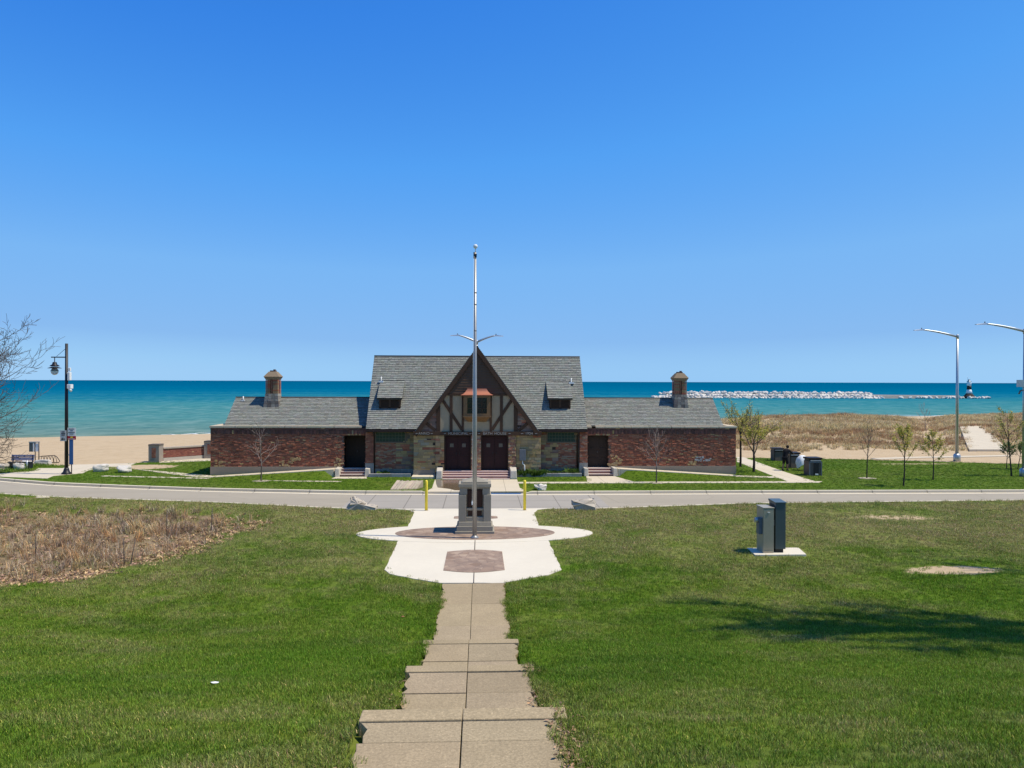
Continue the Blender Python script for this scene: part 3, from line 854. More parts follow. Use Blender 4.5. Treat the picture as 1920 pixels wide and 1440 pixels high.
def wing(sx):
    # wall of single bricks with its backing, coping, plinth
    door = (7.12, 8.52, 0.43, 2.52) if sx > 0 else (-8.52, -7.12, 0.43, 2.52)
    x0, x1 = (XC, XW) if sx > 0 else (-XW, -XC)
    mb = MB(); mb.col = (.20,.15,.12)
    d0, d1 = door[0], door[1]
    for a, b, c, d in ((x0, d0, .0, 3.0), (d1, x1, .0, 3.0), (d0, d1, door[3], 3.0), (d0, d1, 0, door[2])):
        if b-a > .01: mb.box(a, b, YW, YW+.38, c, d)
    ex = XW*sx
    mb.box(min(ex,ex-.38*sx), max(ex,ex-.38*sx), YW+.38, 53.4, 0, 3.0)
    mb.box(x0, x1, 53.4, 53.75, 0, 3.0)
    pale_x = [(-9.9+rng.uniform(-.2,.2), .75)] if sx < 0 else []
    brick_face(mb, x0, x1, .54, 2.62, YW, rng, holes=[(door[0]-.02,door[1]+.02,0,door[3]+.24)], prot=.034)
    brick_face(mb, x0, x1, 2.62, 2.86, YW-.03, rng, bw=.11, bh=.24, prot=.03, pal=[(.17,.085,.065),(.22,.10,.08),(.14,.07,.06)], holes=[])
    brick_face(mb, x0, x1, 2.86, 3.0, YW-.05, rng, bh=.07, prot=.01, pal=[(.17,.085,.065),(.22,.10,.08),(.14,.07,.06)])
    # arch of upright bricks over the door
    for i in range(13):
        a = d0-.05+i*(d1-d0+.1)/13; mb.col = vary(rng.choice(BRICK+PALE[:2]), rng, .2)
        lift = .05*sin(pi*(i+.5)/13)
        mb.box(a+.006, a+(d1-d0+.1)/13-.006, YW-.03, YW+.3, door[3]-.02+lift, door[3]+.22+lift)
    # odd patches of pale rubble
    for cx, cz, rx, rz in (((-12.2,.72,.55,.25),(-11.6,.95,.3,.12),(-8.9,.75,.25,.35),(-16.4,.7,.3,.25)) if sx < 0 else ((14.6,.95,.5,.16),(13.9,.7,.25,.15),(8.9,.85,.32,.4),(8.75,.62,.35,.1))):
        for k in range(16):
            a = cx+rng.uniform(-rx,rx); c = cz+rng.uniform(-rz,rz)*.8; w_ = rng.uniform(.08,.22); h = rng.uniform(.06,.13)
            mb.col = vary(rng.choice(PALE), rng, .2) if cx != 14.6 else vary((.38,.38,.38), rng, .2)
            mb.hexa([(a,YW-.05,c),(a+w_,YW-.045,c),(a+w_,YW,c),(a,YW,c)], [(a+.02,YW-.04,c+h),(a+w_-.02,YW-.05,c+h),(a+w_,YW,c+h),(a,YW,c+h)])
    wall = mb.build('wing_wall', M['masonry'], bath)
    pl = MB(); a, b = (door[1], x1) if sx > 0 else (x0, door[0])
    pl.box(a, b, YW-.07, YW+.02, 0, .54); pl.build('plinth', M['conc_grey'], wall)
    cp = MB(); n = 11; L = abs(XW-8.6)+1.3
    for i in range(n):
        q0 = sx*(XW+.06-i*L/n-.008); q1 = sx*(XW+.06-(i+1)*L/n+.008)
        cp.col = vary((.8,.78,.75), rng, .06)
        cp.box(min(q0,q1), max(q0,q1), YW-.09, YW+.42, 3.0, 3.0+.13)
    q0, q1 = sorted((sx*(XW+.06), sx*(XW-.42))); cp.box(q0, q1, YW+.43, 53.4, 3.0, 3.13)
    if sx > 0: cp.box(XC+.05, XC+.65, YW-.09, YW+.42, 3.0, 3.13)
    cp.build('coping', M['conc_kerb'], wall, bevel=.012)
    # recessed door
    dp = .42 if sx > 0 else 1.25
    dm = MB(); dm.box(d0-.05, d1+.05, YW+dp, YW+dp+.06, door[2], door[3]+.1)
    if sx < 0:
        dm.box(d0-.12, d0-.05, YW+.385, YW+dp, door[2], 2.7); dm.box(d1+.05, d1+.10, YW+.385, YW+dp, door[2], 2.7); dm.box(d0-.05, d1+.05, YW+.385, YW+dp, door[3]+.1, door[3]+.18); dm.box(d0-.05, d1+.05, YW+.41, YW+dp, door[2]-.1, door[2]-.002)
    dob = dm.build('door', M['door_dark'], bath)
    pn = MB()
    for k in range(2):
        a = d0+.12+k*(d1-d0)/2
        for c, d in ((.55,1.05),(1.15,1.7),(1.8,2.4)): pn.box(a, a+(d1-d0)/2-.24, YW+dp-.02, YW+dp+.005, c, d)
    pn.build('door_panel', M['door_dark'], dob)
    hd = MB(); hd.box((d0+d1)/2-.03, (d0+d1)/2+.03, YW+dp-.05, YW+dp-.01, 1.35, 1.47); hd.build('handle', M['bark'], dob)
    # gable-ended roof behind the parapet
    rb = MB(); RY, RZ = 50.7, 4.86; EY, EZ = 48.30, 3.05
    s = Vector((0, RY-EY, RZ-EZ)); ls = s.length; s.normalize()
    a = 16.15
    xa = XC-.2 if sx > 0 else -a
    shingles(rb, (xa,EY,EZ), (1,0,0), s, a-XC+.2, ls, rng=rng)
    shingles(rb, (xa+a-XC+.2,2*RY-EY,EZ), (-1,0,0), Vector((0,-s.y,s.z)), a-XC+.2, ls, rng=rng)
    rb.col = (.09,.09,.09); rb.tube([(xa,RY,RZ+.02),(xa+a-XC+.2,RY,RZ+.02)], .05, 6)
    for e in (a*sx,):
        rb.col = (.10,.09,.08); q = sorted((e, e-.06*sx))
        rb.hexa([(q[0],EY,EZ-.2),(q[1],EY,EZ-.2),(q[1],2*RY-EY,EZ-.2),(q[0],2*RY-EY,EZ-.2)], [(q[0],RY-.02,RZ-.12),(q[1],RY-.02,RZ-.12),(q[1],RY+.02,RZ-.12),(q[0],RY+.02,RZ-.12)])
    roof = rb.build('wing_roof', M['masonry'], bath)
    # chimney: rough stone foot, ribbed brick shaft, hooded cap
    cx, cy = (13.74 if sx > 0 else -13.58), 50.35
    ch = MB()
    for i in range(5):
        hs_ = .50-.02*i
        for j in range(4):
            mb_a = cx-hs_+j*hs_/2
            ch.col = vary((.36,.32,.27) if rng.random() < .6 else (.22,.19,.17), rng, .25)
            ch.box(mb_a, mb_a+hs_/2-.01, cy-hs_-rng.uniform(0,.03), cy+hs_, 4.3+i*.17 if i else 4.0, 4.3+(i+1)*.17-.012)
    chim = ch.build('chimney', M['masonry'], roof)
    sh = MB(); z0, z1 = 5.14, 6.08
    sh.col = (.11,.06,.045); sh.box(cx-.30, cx+.30, cy-.30, cy+.30, z0, z1)
    nb = 14
    for i in range(nb):
        c, d = z0+i*(z1-z0)/nb+.004, z0+(i+1)*(z1-z0)/nb-.004
        for a_, b_ in ((-.40,-.09),(.07,.40)):
            sh.col = vary(rng.choice(BRICK[:3]+[(.31,.205,.115)]*5), rng, .2); sh.box(cx+a_, cx+b_, cy-.40, cy-.12, c, d)
            sh.col = vary(rng.choice(BRICK[:5]), rng, .2); sh.box(cx+a_, cx+b_, cy+.1, cy+.40, c, d)
        sh.col = vary((.36,.16,.10), rng, .2); sh.box(cx-.06, cx+.03, cy-.35, cy-.29, c, d)
    sh.build('shaft', M['masonry'], chim)
    cap = MB(); cap.col = (.28,.21,.14)
    cap.frustum(cx, cy, 6.08, 6.26, .40, .40, .50, .50); cap.frustum(cx, cy, 6.262, 6.60, .51, .51, .24, .24)
    cap.col = (.17,.11,.09); cap.box(cx-.18, cx+.18, cy-.18, cy+.18, 6.60, 6.68); cap.box(cx+.02, cx+.14, cy-.1, cy+.1, 6.68, 6.75)
    cap.build('chimney_cap', M['masonry'], chim)
    if sx < 0:
        v_ = MB(); v_.cyl(-15.6, 50.5, 4.6, 4.95, .04, 8); v_.box(-15.72, -15.46, 50.3, 50.42, 4.63, 4.69); v_.build('roof_vent', M['white'], roof)
    # entrance steps with rough stone cheeks
    sp = MB()
    for i, (f, h) in enumerate(((47.1,.15),(47.4,.30),(47.68,.44))):
        sp.col = (.34,.17,.14); sp.box(d0-.12, d1+.12, f, YW+.4, 0 if i == 0 else (.15,.30)[i-1]-.02, h-.045)
        sp.col = (.62,.50,.44); sp.box(d0-.12, d1+.12, f-.03, YW+.4 if i == 2 else f+.4, h-.043, h)
    sp.build('entrance_steps', M['masonry'], bath)
    for e in (d0-.36, d1+.10):
        if sx*e < 6.9 and sx*(e+.3) < 6.9: pass
        ck = MB(); ck.col = (.60,.55,.47); r_ = rng.uniform(-.03,.03)
        ck.hexa([(e,46.95,0),(e+.30,46.97,0),(e+.30,47.9,0),(e,47.9,0)], [(e+.02,47.0+r_,.52),(e+.27,47.02,.50),(e+.30,47.9,.50),(e,47.9,.54)])
        ck.build('cheek_block', M['masonry'], bath, bevel=.03)
wing(-1); wing(1)

# central block
YM = 47.7
EYE, EZE, RYE, RZE = 47.30, 2.97, 51.0, 7.67
ms = Vector((0, RYE-EYE, RZE-EZE)); mls = ms.length; ms.normalize()
GH, GA, GY = 3.87, 8.17, 46.88            # gable half width, apex height, front plane
ZG = 2.86                                 # gable foot
def gable_at(x): return GA-(GA-ZG)*abs(x)/GH
mw = MB(); mw.col = (.20,.16,.13)
for a, b in ((-6.95,-3.9),(3.9,6.95)): mw.box(a, b, YM, YM+.35, 0, 3.05)
for a in (-6.95, 6.6): mw.box(a, a+.35, YM+.35, 54.3, 0, 3.05); mw.prism([(a,47.9),(a+.35,47.9),(a+.35,54.1),(a,54.1)], 3.05, 3.06)
for e in (-6.95, 6.65):
    mw.col = (.24,.11,.085); n0 = len(mw.v)
    mw.v += [(e,YM,3.05),(e,54.3,3.05),(e,51,RZE-.1),(e+.3,YM,3.05),(e+.3,54.3,3.05),(e+.3,51,RZE-.1)]
    for q in ((0,2,1),(3,4,5),(0,3,5,2),(1,2,5,4)): mw.face([n0+i for i in q])
mw.col = (.20,.16,.13); mw.box(-6.95, 6.95, 54.3, 54.6, 0, 3.05)
for sx in (-1, 1):
    gx0, gx1 = (-6.45,-4.55) if sx < 0 else (4.50,6.30)
    a, b = (-6.5,-4.0) if sx < 0 else (4.05,6.5)
    hole = [(gx0-.06,gx1+.06,2.08,2.80)]
    ashlar_face(mw, a, b, 0, .42, YM, rng, pal=[(.30,.28,.24),(.34,.31,.26),(.27,.25,.22)], accent=0)
    lo, hi = (a, a+1.35) if sx < 0 else (a+1.15, b)
    brick_face(mw, lo, hi, .42, 2.08, YM, rng, pale=.07, prot=.012, pal=BRICK+[(.34,.24,.17)]*2, holes=hole)
    l2, h2 = (hi, b) if sx < 0 else (a, lo)
    ashlar_face(mw, l2, h2, .42, 2.08, YM, rng, pal=PALE[:3]+[(.28,.20,.16),(.30,.17,.13),(.33,.23,.18)], accent=.2, holes=hole)
    ashlar_face(mw, a, b, 2.08, 2.95, YM, rng, holes=hole, pal=PALE[2:]+[(.30,.22,.17)], accent=.1)
    # corner pilaster with a cut stone foot
    p0, p1 = sorted((sx*6.55, sx*7.05))
    brick_face(mw, p0, p1, .80, 2.95, YM-.16, rng, prot=.015, pale=.04, pal=BRICK+([(.42,.24,.17)]*4 if sx > 0 else []))
    mw.col = (.22,.12,.10); mw.box(p0, p1, YM-.15, YM+.02, .8, 2.95)
    mw.col = (.34,.32,.29); mw.box(p0-.02, p1+.02, YM-.19, YM+.02, .0, .80)
wallo = mw.build('main_wall', M['masonry'], bath)
for sx in (-1, 1):
    gx0, gx1 = (-6.42,-4.58) if sx < 0 else (4.50,6.28)
    gb = MB(); gb.box(gx0, gx1, YM-.012, YM+.02, 2.14, 2.74)
    g = gb.build('glass_block_window', M['glass_block'], bath)
    g.data.transform(Matrix.Translation((0,0,0)))
    fr = MB(); fr.col = (.6,.55,.48)
    fr.box(gx0-.08, gx1+.08, YM-.06, YM+.1, 2.06, 2.14); fr.box(gx0-.07, gx0, YM-.035, YM+.1, 2.142, 2.78); fr.box(gx1, gx1+.07, YM-.035, YM+.1, 2.142, 2.78); fr.box(gx0, gx1, YM-.035, YM+.1, 2.742, 2.8)
    fr.build('window_frame', M['conc_grey'], g)
mr = MB()
shingles(mr, (-7.0,EYE,EZE), (1,0,0), ms, 14.0, mls, rng=rng, clip=lambda p: not (abs(p.x) < GH-.15 and p.z < gable_at(p.x)-.5))
shingles(mr, (7.0,2*RYE-EYE,EZE), (-1,0,0), Vector((0,-ms.y,ms.z)), 14.0, mls, rng=rng, tw=.45, th=.3)
mr.col = (.08,.08,.085); mr.tube([(-7.0,RYE,RZE+.02),(7.0,RYE,RZE+.02)], .055, 6)
mroof = mr.build('main_roof', M['masonry'], bath)
for a, b in ((-7.0,-GH-.03),(GH+.03,7.0)):
    gt = MB(); gt.box(a, b, EYE-.10, EYE-.005, EZE-.16, EZE-.03); gt.box(a, b, EYE+.0, YM+.02, EZE-.19, EZE-.16)
    gt.build('gutter', M['gutter'], mroof)
for x in (-6.52, 6.42):
    ds = MB(); ds.tube([(x,47.25,2.85),(x,47.3,2.7),(x,YM-.07,2.45),(x,YM-.07,.1)], .05, 8)
    ds.build('downspout', M['gutter'], bath)
for x, z in ((-6.35,6.0),(6.25,5.95)):
    y = EYE+(z-EZE)*(RYE-EYE)/(RZE-EZE)
    v_ = MB(); v_.box(x-.17, x+.17, y-.24, y-.06, z-.10, z+.02); v_.cyl(x, y-.03, z-.1, z+.28, .035, 8); v_.build('roof_vent', M['white'], mroof)
def dormer(cx):
    hw = .69; yf_ = 48.28
    zt = lambda y: EZE+(y-EYE)*(RZE-EZE)/(RYE-EYE)
    zb = zt(yf_)-.05; ztop = 4.88
    d = MB(); d.col = (.5,.45,.4)
    n0 = len(d.v); yb = 49.6
    d.v += [(cx-hw,yf_,zb),(cx+hw,yf_,zb),(cx+hw,yf_,ztop),(cx-hw,yf_,ztop),(cx-hw,yb,zt(yb)-.05),(cx+hw,yb,zt(yb)-.05),(cx-hw,yf_+.62,zt(yf_+.62)-.05),(cx+hw,yf_+.62,zt(yf_+.62)-.05)]
    for q in ((0,1,2,3),(1,7,5,2),(0,3,4,6)): d.face([n0+i for i in q])
    dm = d.build('dormer', M['timber'], mroof)
    r = MB(); y1 = 49.68; s = Vector((0, y1-(yf_-.16), zt(y1)+.02-(ztop+.02))); l = s.length; s.normalize()
    shingles(r, (cx-hw-.12,yf_-.16,ztop+.02), (1,0,0), s, 2*hw+.24, l, rng=rng, tw=.3, th=.19)
    r.build('dormer_roof', M['masonry'], dm)
    f = MB()
    for a, b, c, e in ((-hw+.02,-hw+.12,zb+.02,ztop),(hw-.12,hw-.02,zb+.02,ztop),(-.06,.06,zb+.02,ztop),(-hw+.02,hw-.02,ztop-.08,ztop),(-hw+.02,hw-.02,zb,zb+.14)):
        f.box(cx+a, cx+b, yf_-.03, yf_+.01, c, e-.001)
    f.build('window_frame', M['timber'], dm)
dormer(-5.62); dormer(5.36)

# front gable: roof, bargeboards, siding, half timbering over stone
gs_ = Vector((GH, 0, GA-ZG)); gl = gs_.length; gs_.normalize()
gr = MB()
shingles(gr, (-GH,55.0,ZG), (0,-1,0), gs_, 55.0-GY, gl, rng=rng)
shingles(gr, (GH,GY,ZG), (0,1,0), Vector((-gs_.x,0,gs_.z)), 55.0-GY, gl, rng=rng)
gr.col = (.08,.08,.085); gr.tube([(0,GY,GA+.03),(0,55,GA+.03)], .05, 6)
groof = gr.build('gable_roof', M['masonry'], bath)
bb = MB(); nb = Vector((gs_.z, 0, -gs_.x))
for sx in (-1, 1):
    d = Vector((gs_.x*sx*-1, 0, gs_.z)); n = Vector((nb.x*-sx*-1*-1, 0, nb.z)) if False else Vector((-sx*gs_.z*-1*-1, 0, -gs_.x))
    a = Vector((sx*(GH+.10), 0, ZG-.19)); b = Vector((0, 0, GA+.0))
    inn = Vector((-sx*gs_.z, 0, -gs_.x))*.24
    pts = [a, a+inn*1.0, Vector((0,0,b.z-.24/gs_.x*1.0)), b]
    bb.prism_xz([(p.x, p.z) for p in pts], GY-.05, GY+.03)
bb.build('barge_board', M['timber'], groof)
gw = MB(); gw.col = (.8,.8,.8)
gw.prism_xz([(-3.95,2.6),(3.95,2.6),(3.7,gable_at(3.7)-.2),(0,GA-.25),(-3.7,gable_at(3.7)-.2)], 47.02, 47.3)
gw.prism_xz([(-3.95,0),(-2.62,0),(-2.62,2.6),(-3.95,2.6)], 47.02, 47.5)
gw.prism_xz([(2.45,0),(4.0,0),(4.0,2.6),(2.45,2.6)], 47.02, 47.5)
gw.box(-4.0, -3.7, 47.3, 47.75, 0, 2.9); gw.box(3.7, 4.0, 47.3, 47.75, 0, 2.9)
gwo = gw.build('gable_wall', M['conc_grey'], bath)
tri = lambda x: gable_at(x)-.3
sw = MB(); ashlar_face(sw, -3.98, -2.62, .42, 2.6, 47.02, rng, pal=PALE[:4]+[(.35,.30,.22)], accent=.09, hmin=.09, hmax=.2)
sw.col = (.28,.25,.21); sw.box(-3.99, -2.61, 46.98, 47.02, 0, .42); sw.build('stone_facing', M['masonry'], gwo)
sw = MB(); ashlar_face(sw, 2.45, 4.02, .0, 2.6, 47.02, rng, pal=PALE+[(.45,.36,.22),(.42,.30,.18)], accent=.07, hmin=.12, hmax=.22); sw.build('stone_facing', M['masonry'], gwo)
sw = MB(); ashlar_face(sw, -3.75, -2.5, 2.86, 5.0, 47.02, rng, pal=[(.30,.20,.16),(.33,.23,.18),(.28,.17,.14)], accent=.1, top=tri, hmin=.08, hmax=.14); sw.build('brick_infill', M['masonry'], gwo)
sw = MB(); ashlar_face(sw, 2.5, 3.75, 2.86, 5.0, 47.02, rng, pal=[(.30,.20,.16),(.33,.25,.19),(.30,.17,.13)], accent=.1, top=tri, hmin=.08, hmax=.14); sw.build('brick_infill', M['masonry'], gwo)
for a, b, c, d in ((-2.32,-1.72,2.84,5.1),(-1.56,-.9,2.84,5.1),(.85,1.44,2.84,5.1),(1.60,2.3,2.84,5.1),(-.86,.80,2.84,3.48)):
    pa = MB(); pa.box(a, b, 47.0, 47.02, c, d); pa.build('stucco_panel', M['stucco'], gwo)
tf = MB()
for a, b in ((-2.56,-2.33),(2.31,2.54),(-1.73,-1.55),(1.43,1.61),(-.97,-.84),(.78,.92)):
    tf.box(a, b, 46.94, 47.02, 2.84, min(5.12, gable_at(max(abs(a),abs(b)))-.22))
tf.box(-2.5, 2.5, 46.93, 47.02, 5.12, 5.26) if False else tf.box(-2.15, 2.15, 46.93, 47.02, 5.10, 5.24)
def brace(x0, z0, x1, z1, w=.19):
    d = Vector((x1-x0, 0, z1-z0)).normalized(); n = Vector((-d.z, 0, d.x))*w/2
    tf.prism_xz([(x0+n.x,z0+n.z),(x0-n.x,z0-n.z),(x1-n.x,z1-n.z),(x1+n.x,z1+n.z)], 46.95, 47.015)
brace(-2.28,4.98,-.95,2.95); brace(2.26,4.98,.93,2.95); brace(-3.4,3.55,-2.62,2.9); brace(3.4,3.55,2.62,2.9)
tf.build('timber_frame', M['timber'], gwo)
sd = MB(); z = 5.25
while z < GA-.5:
    h = .165; xx = (GA-.30-z)/(GA-ZG)*GH; x2 = max(.02, (GA-.30-z-h)/(GA-ZG)*GH)
    sd.hexa([(-xx,46.95,z),(xx,46.95,z),(xx,47.02,z),(-xx,47.02,z)], [(-x2,46.995,z+h),(x2,46.995,z+h),(x2,47.02,z+h),(-x2,47.02,z+h)])
    z += h
sd.build('siding', M['siding'], gwo)
# oriel window under a copper hood
ow = MB(); ow.box(-.84, .80, 46.62, 47.0, 3.80, 5.12)
oro = ow.build('oriel_window', M['oak'], bath)
gp = MB(); gp.box(-.62, .60, 46.60, 46.615, 3.99, 4.98); gp.build('pane', M['pane'], oro)
of = MB()
for a, b, c, d in ((-.86,-.62,3.84,5.1),(.60,.82,3.84,5.1),(-.62,.60,3.84,3.99),(-.62,.60,4.98,5.1)): of.box(a, b, 46.56, 46.615, c, d)
of.box(-.90, .86, 46.52, 46.64, 3.76, 3.84); of.build('window_frame', M['oak'], oro)
mt = MB()
for i in range(1, 4): mt.box(-.62+i*.305-.012, -.62+i*.305+.012, 46.588, 46.599, 3.99, 4.98)
for z in (4.3, 4.64): mt.box(-.62, .60, 46.586, 46.598, z-.012, z+.012)
mt.build('glazing_bars', M['timber'], oro)
cb = MB(); cb.hexa([(-.6,46.95,3.46),(.56,46.95,3.46),(.56,47.0,3.46),(-.6,47.0,3.46)], [(-.82,46.60,3.76),(.78,46.60,3.76),(.78,47.0,3.76),(-.82,47.0,3.76)]); cb.build('corbel', M['oak'], oro)
hd = MB(); prof = [(1.02,.52,5.13),(.98,.51,5.16),(.84,.42,5.22),(.74,.33,5.32),(.66,.27,5.42),(.60,.24,5.54)]
for (w0,d0_,z0),(w1,d1_,z1) in zip(prof, prof[1:]):
    hd.hexa([(-.02-w0,46.95-d0_,z0),(-.02+w0,46.95-d0_,z0),(-.02+w0,46.96,z0),(-.02-w0,46.96,z0)], [(-.02-w1,46.95-d1_,z1),(-.02+w1,46.95-d1_,z1),(-.02+w1,46.96,z1),(-.02-w1,46.96,z1)])
hd.build('copper_hood', M['copper'], oro)
# lettered beam
bm_ = MB(); bm_.box(-4.0, 4.05, 46.84, 47.02, 2.60, 2.84)
beam = bm_.build('lettered_beam', M['timber'], bath)
def lettering(text, x, z, size, y, mat, parent, name='lettering', rot=0.0, extr=.008, squash=1.0):
    cu = bpy.data.curves.new('t', 'FONT'); cu.body = text; cu.size = size; cu.extrude = extr; cu.align_x = 'CENTER'; cu.align_y = 'CENTER'
    ob = bpy.data.objects.new('t', cu); C.objects.link(ob)
    dg = bpy.context.evaluated_depsgraph_get()
    me = bpy.data.meshes.new_from_object(ob.evaluated_get(dg)); me.name = name
    bpy.data.objects.remove(ob); bpy.data.curves.remove(cu)
    me.transform(Matrix.Translation((x,y,z)) @ Matrix.Rotation(rot, 4, 'Z') @ Matrix.Rotation(R(90), 4, 'X') @ Matrix.Diagonal((squash,1,1,1)))
    me.materials.clear(); me.materials.append(mat)
    a = me.color_attributes.new('col', 'FLOAT_COLOR', 'CORNER'); a.data.foreach_set('color', np.ones(len(me.loops)*4, np.float32))
    o = bpy.data.objects.new(name, me); C.objects.link(o)
    off = Vector((0,0,0)); q = parent; o.parent = parent
    while q is not None: off += q.location; q = q.parent
    me.transform(Matrix.Translation(-off))
    return o
for t, x, sq in (('ANNO',-3.32,1.05),('MUNICIPAL',-1.19,1.12),('BATH',.66,1.08),('HOUSE',1.45,1.08),('1934',3.25,1.1)):
    lettering(t, x, 2.72, .22, 46.83, M['letter'], beam, squash=sq)
for x in (-3.78,-2.84,-2.02,-.42,.12,2.03,2.82,3.70):
    om = MB(); om.prism_xz([(x-.09,2.72),(x-.03,2.70),(x+.09,2.73),(x+.03,2.745)], 46.815, 46.845)
    om.build('ornament', M['letter'], beam)
# paired doors between stone piers
for c0, c1 in ((-2.04,-.40),(.26,1.94)):
    mid = (c0+c1)/2
    jm = MB(); jm.box(c0, c1, 47.42, 47.5, .36, 2.6); jm.box(c0-.02, c0+.05, 47.1, 47.42, .36, 2.6); jm.box(c1-.05, c1+.02, 47.1, 47.42, .36, 2.6)
    jm.build('door_frame', M['door_dark'], bath)
    for a, b in ((c0+.06, mid-.01),(mid+.01, c1-.06)):
        dl = MB(); dl.box(a, b, 47.34, 47.41, .38, 2.52); dl.box(a+.08, b-.08, 47.325, 47.34, .5, 1.3)
        d_ = dl.build('door', M['door_red'], bath)
        p_ = MB(); m_ = (a+b)/2; p_.box(m_-.12, m_+.12, 47.32, 47.339, 1.83, 2.06); p_.build('pane', M['pane_pale'], d_)
        h_ = MB(); hx = b-.1 if a < mid-.3 else a+.1; h_.box(hx-.03, hx+.03, 47.27, 47.339, 1.35, 1.5); h_.build('handle', M['bin_lid'], d_)
for a, b, kind_ in ((-2.62,-2.06,0),(-.38,.24,1),(1.96,2.44,1)):
    p = MB(); p.col = (.2,.15,.12); p.box(a+.03, b-.03, 46.93, 47.5, .3, 2.6)
    if kind_ == 0: ashlar_face(p, a, b, .30, 2.6, 46.93, rng, accent=.1, hmin=.12, hmax=.26, wmax=.4)
    else: brick_face(p, a, b, .30, 2.6, 46.93, rng, bw=.21, bh=.10, prot=.05, pal=[(.42,.24,.15),(.38,.19,.12),(.46,.33,.22),(.34,.16,.11)], pale=.25)
    p.build('door_pier', M['masonry'], bath)
es = MB()
for i, (f, h) in enumerate(((45.7,.05),(46.0,.17),(46.35,.28),(46.7,.38))):
    es.col = (.30,.11,.10); es.box(-2.12, 2.02, f, 47.42, -.02 if i == 0 else (.05,.17,.28)[i-1]-.03, h-.05)
    es.col = (.62,.46,.42); es.box(-2.12, 2.02, f-.03, 47.42 if i == 3 else f+.45, h-.048, h)
es.build('entrance_steps', M['masonry'], bath)
for a, b in ((-2.52,-2.13),(2.03,2.46)):
    ck = MB(); ck.col = (.62,.57,.49)
    ck.hexa([(a,45.75,0),(b,45.75,0),(b,46.9,0),(a,46.9,0)], [(a+.04,45.85,.50),(b-.03,45.8,.52),(b,46.9,.62),(a,46.9,.62)])
    ck.build('cheek_block', M['masonry'], bath, bevel=.04)
sl_ = MB(); sl_.col = (1.1,1.1,1.08); sl_.box(-4.02, -2.60, 46.0, 46.96, -.1, .13); sl_.build('stone_slab', M['conc_walk'], bath, bevel=.01)
for a, b in ((-6.75,-4.15),(2.52,6.62)):
    pw = MB(); x = a
    while x < b-.05:
        x1 = min(x+rng.uniform(.5,.9), b); pw.col = vary((.34,.34,.33), rng, .2); pw.box(x+.004, x1-.004, 46.85, 47.12, 0, .20); x = x1
    t = tag(pw.build('planter_wall', M['masonry']), 'low grey stone bed edging along the bathhouse, left of its double doors' if a < 0 else 'low grey stone bed edging with leafy plants behind it, right of the double doors', 'planter wall')
ub = MB(); ub.box(2.66, 3.06, 46.80, 46.985, 1.02, 1.72)
ubo = tag(ub.build('utility_box', M['meter'], bevel=.015), 'grey metal utility box mounted on the stone wall right of the doors', 'utility box')
ubp = MB(); ubp.tube([(2.86,46.9,1.02),(2.86,46.9,.82),(2.98,46.9,.72),(2.98,46.9,.02)], .04, 8); ubp.build('conduit', M['white'], ubo, local=True)

# ------------------------------------------------------------------ plaza furniture
mon = thing('monument', 'grey stone monument with dark plaque and pyramid cap in the oval paving', 'monument', (-0.02,29.85,0.03))
mx, my = -0.02, 29.85
m = MB(); m.box(mx-.77, mx+.77, my-.66, my+.66, .0, .13); m.box(mx-.71, mx+.71, my-.60, my+.60, .13, .32); m.frustum(mx, my, .32, .48, .66, .55, .64, .53)
m.build('plinth', M['stone_mon'], mon, bevel=.015)
m = MB()
for sx in (-1, 1):
    m.box(mx+sx*.64 if sx < 0 else mx+.34, mx-.34 if sx < 0 else mx+.64, my-.50, my+.50, .48, 1.54)
    m.box(mx-.60 if sx < 0 else mx+.30, mx-.30 if sx < 0 else mx+.60, my-.46, my+.46, 1.54, 1.78)
m.box(mx-.34, mx+.34, my-.36, my+.36, .48, 1.78)
m.box(mx-.34, mx+.34, my-.47, my-.36, .48, .66); m.box(mx-.33, mx+.33, my-.45, my-.36, .92, 1.0)
m.build('shaft', M['stone_mon'], mon, bevel=.012)
m = MB(); m.box(mx-.30, mx+.30, my-.385, my-.36, 1.03, 1.74); m.box(mx-.25, mx+.25, my-.40, my-.385, 1.08, 1.70); m.build('plaque', M['plaque'], mon)
m = MB(); m.box(mx-.27, mx+.27, my-.375, my-.36, .69, .89); m.build('lower_plaque', M['plaque'], mon)
m = MB(); m.frustum(mx, my, 1.78, 1.84, .60, .47, .62, .49); m.box(mx-.64, mx+.64, my-.52, my+.52, 1.84, 1.97); m.box(mx-.52, mx+.52, my-.42, my+.42, 1.97, 2.03); m.frustum(mx, my, 2.03, 2.17, .52, .42, .06, .05)
m.build('cap', M['stone_mon'], mon, bevel=.012)

pole = thing('flagpole', 'tall bare silver flagpole with ball finial rising in front of the monument', 'flagpole', (-0.02,28.46,0.03))
m = MB(); m.tube([(-.02,28.46,.03),(-.02,28.46,4.5),(-.02,28.46,10.9)], [.083,.075,.038], 20); m.build('shaft', M['alu'], pole)
m = MB(); m.lathe(-.02, 28.46, [(.16,.032),(.16,.06),(.10,.11),(.09,.13)], 24); m.build('base_collar', M['alu'], pole)
m = MB(); m.sphere((-.02,28.46,11.13), .085, 16); m.cyl(-.02, 28.46, 10.9, 11.06, .018, 8); m.build('ball_finial', M['white'], pole)
m = MB(); m.box(-.07, .03, 28.40, 28.44, 10.72, 10.84); m.cyl(-.07, 28.4, 10.66, 10.9, .025, 8); m.build('truck', M['black'], pole)
m = MB(); m.tube([(-.07,28.38,10.75),(-.10,28.36,6),(-.115,28.37,1.4)], .006, 5); m.build('halyard', M['white'], pole)
m = MB(); m.box(-.135, -.09, 28.36, 28.4, 1.30, 1.46); m.box(-.14, -.08, 28.35, 28.38, 1.36, 1.40); m.build('cleat', M['white'], pole)
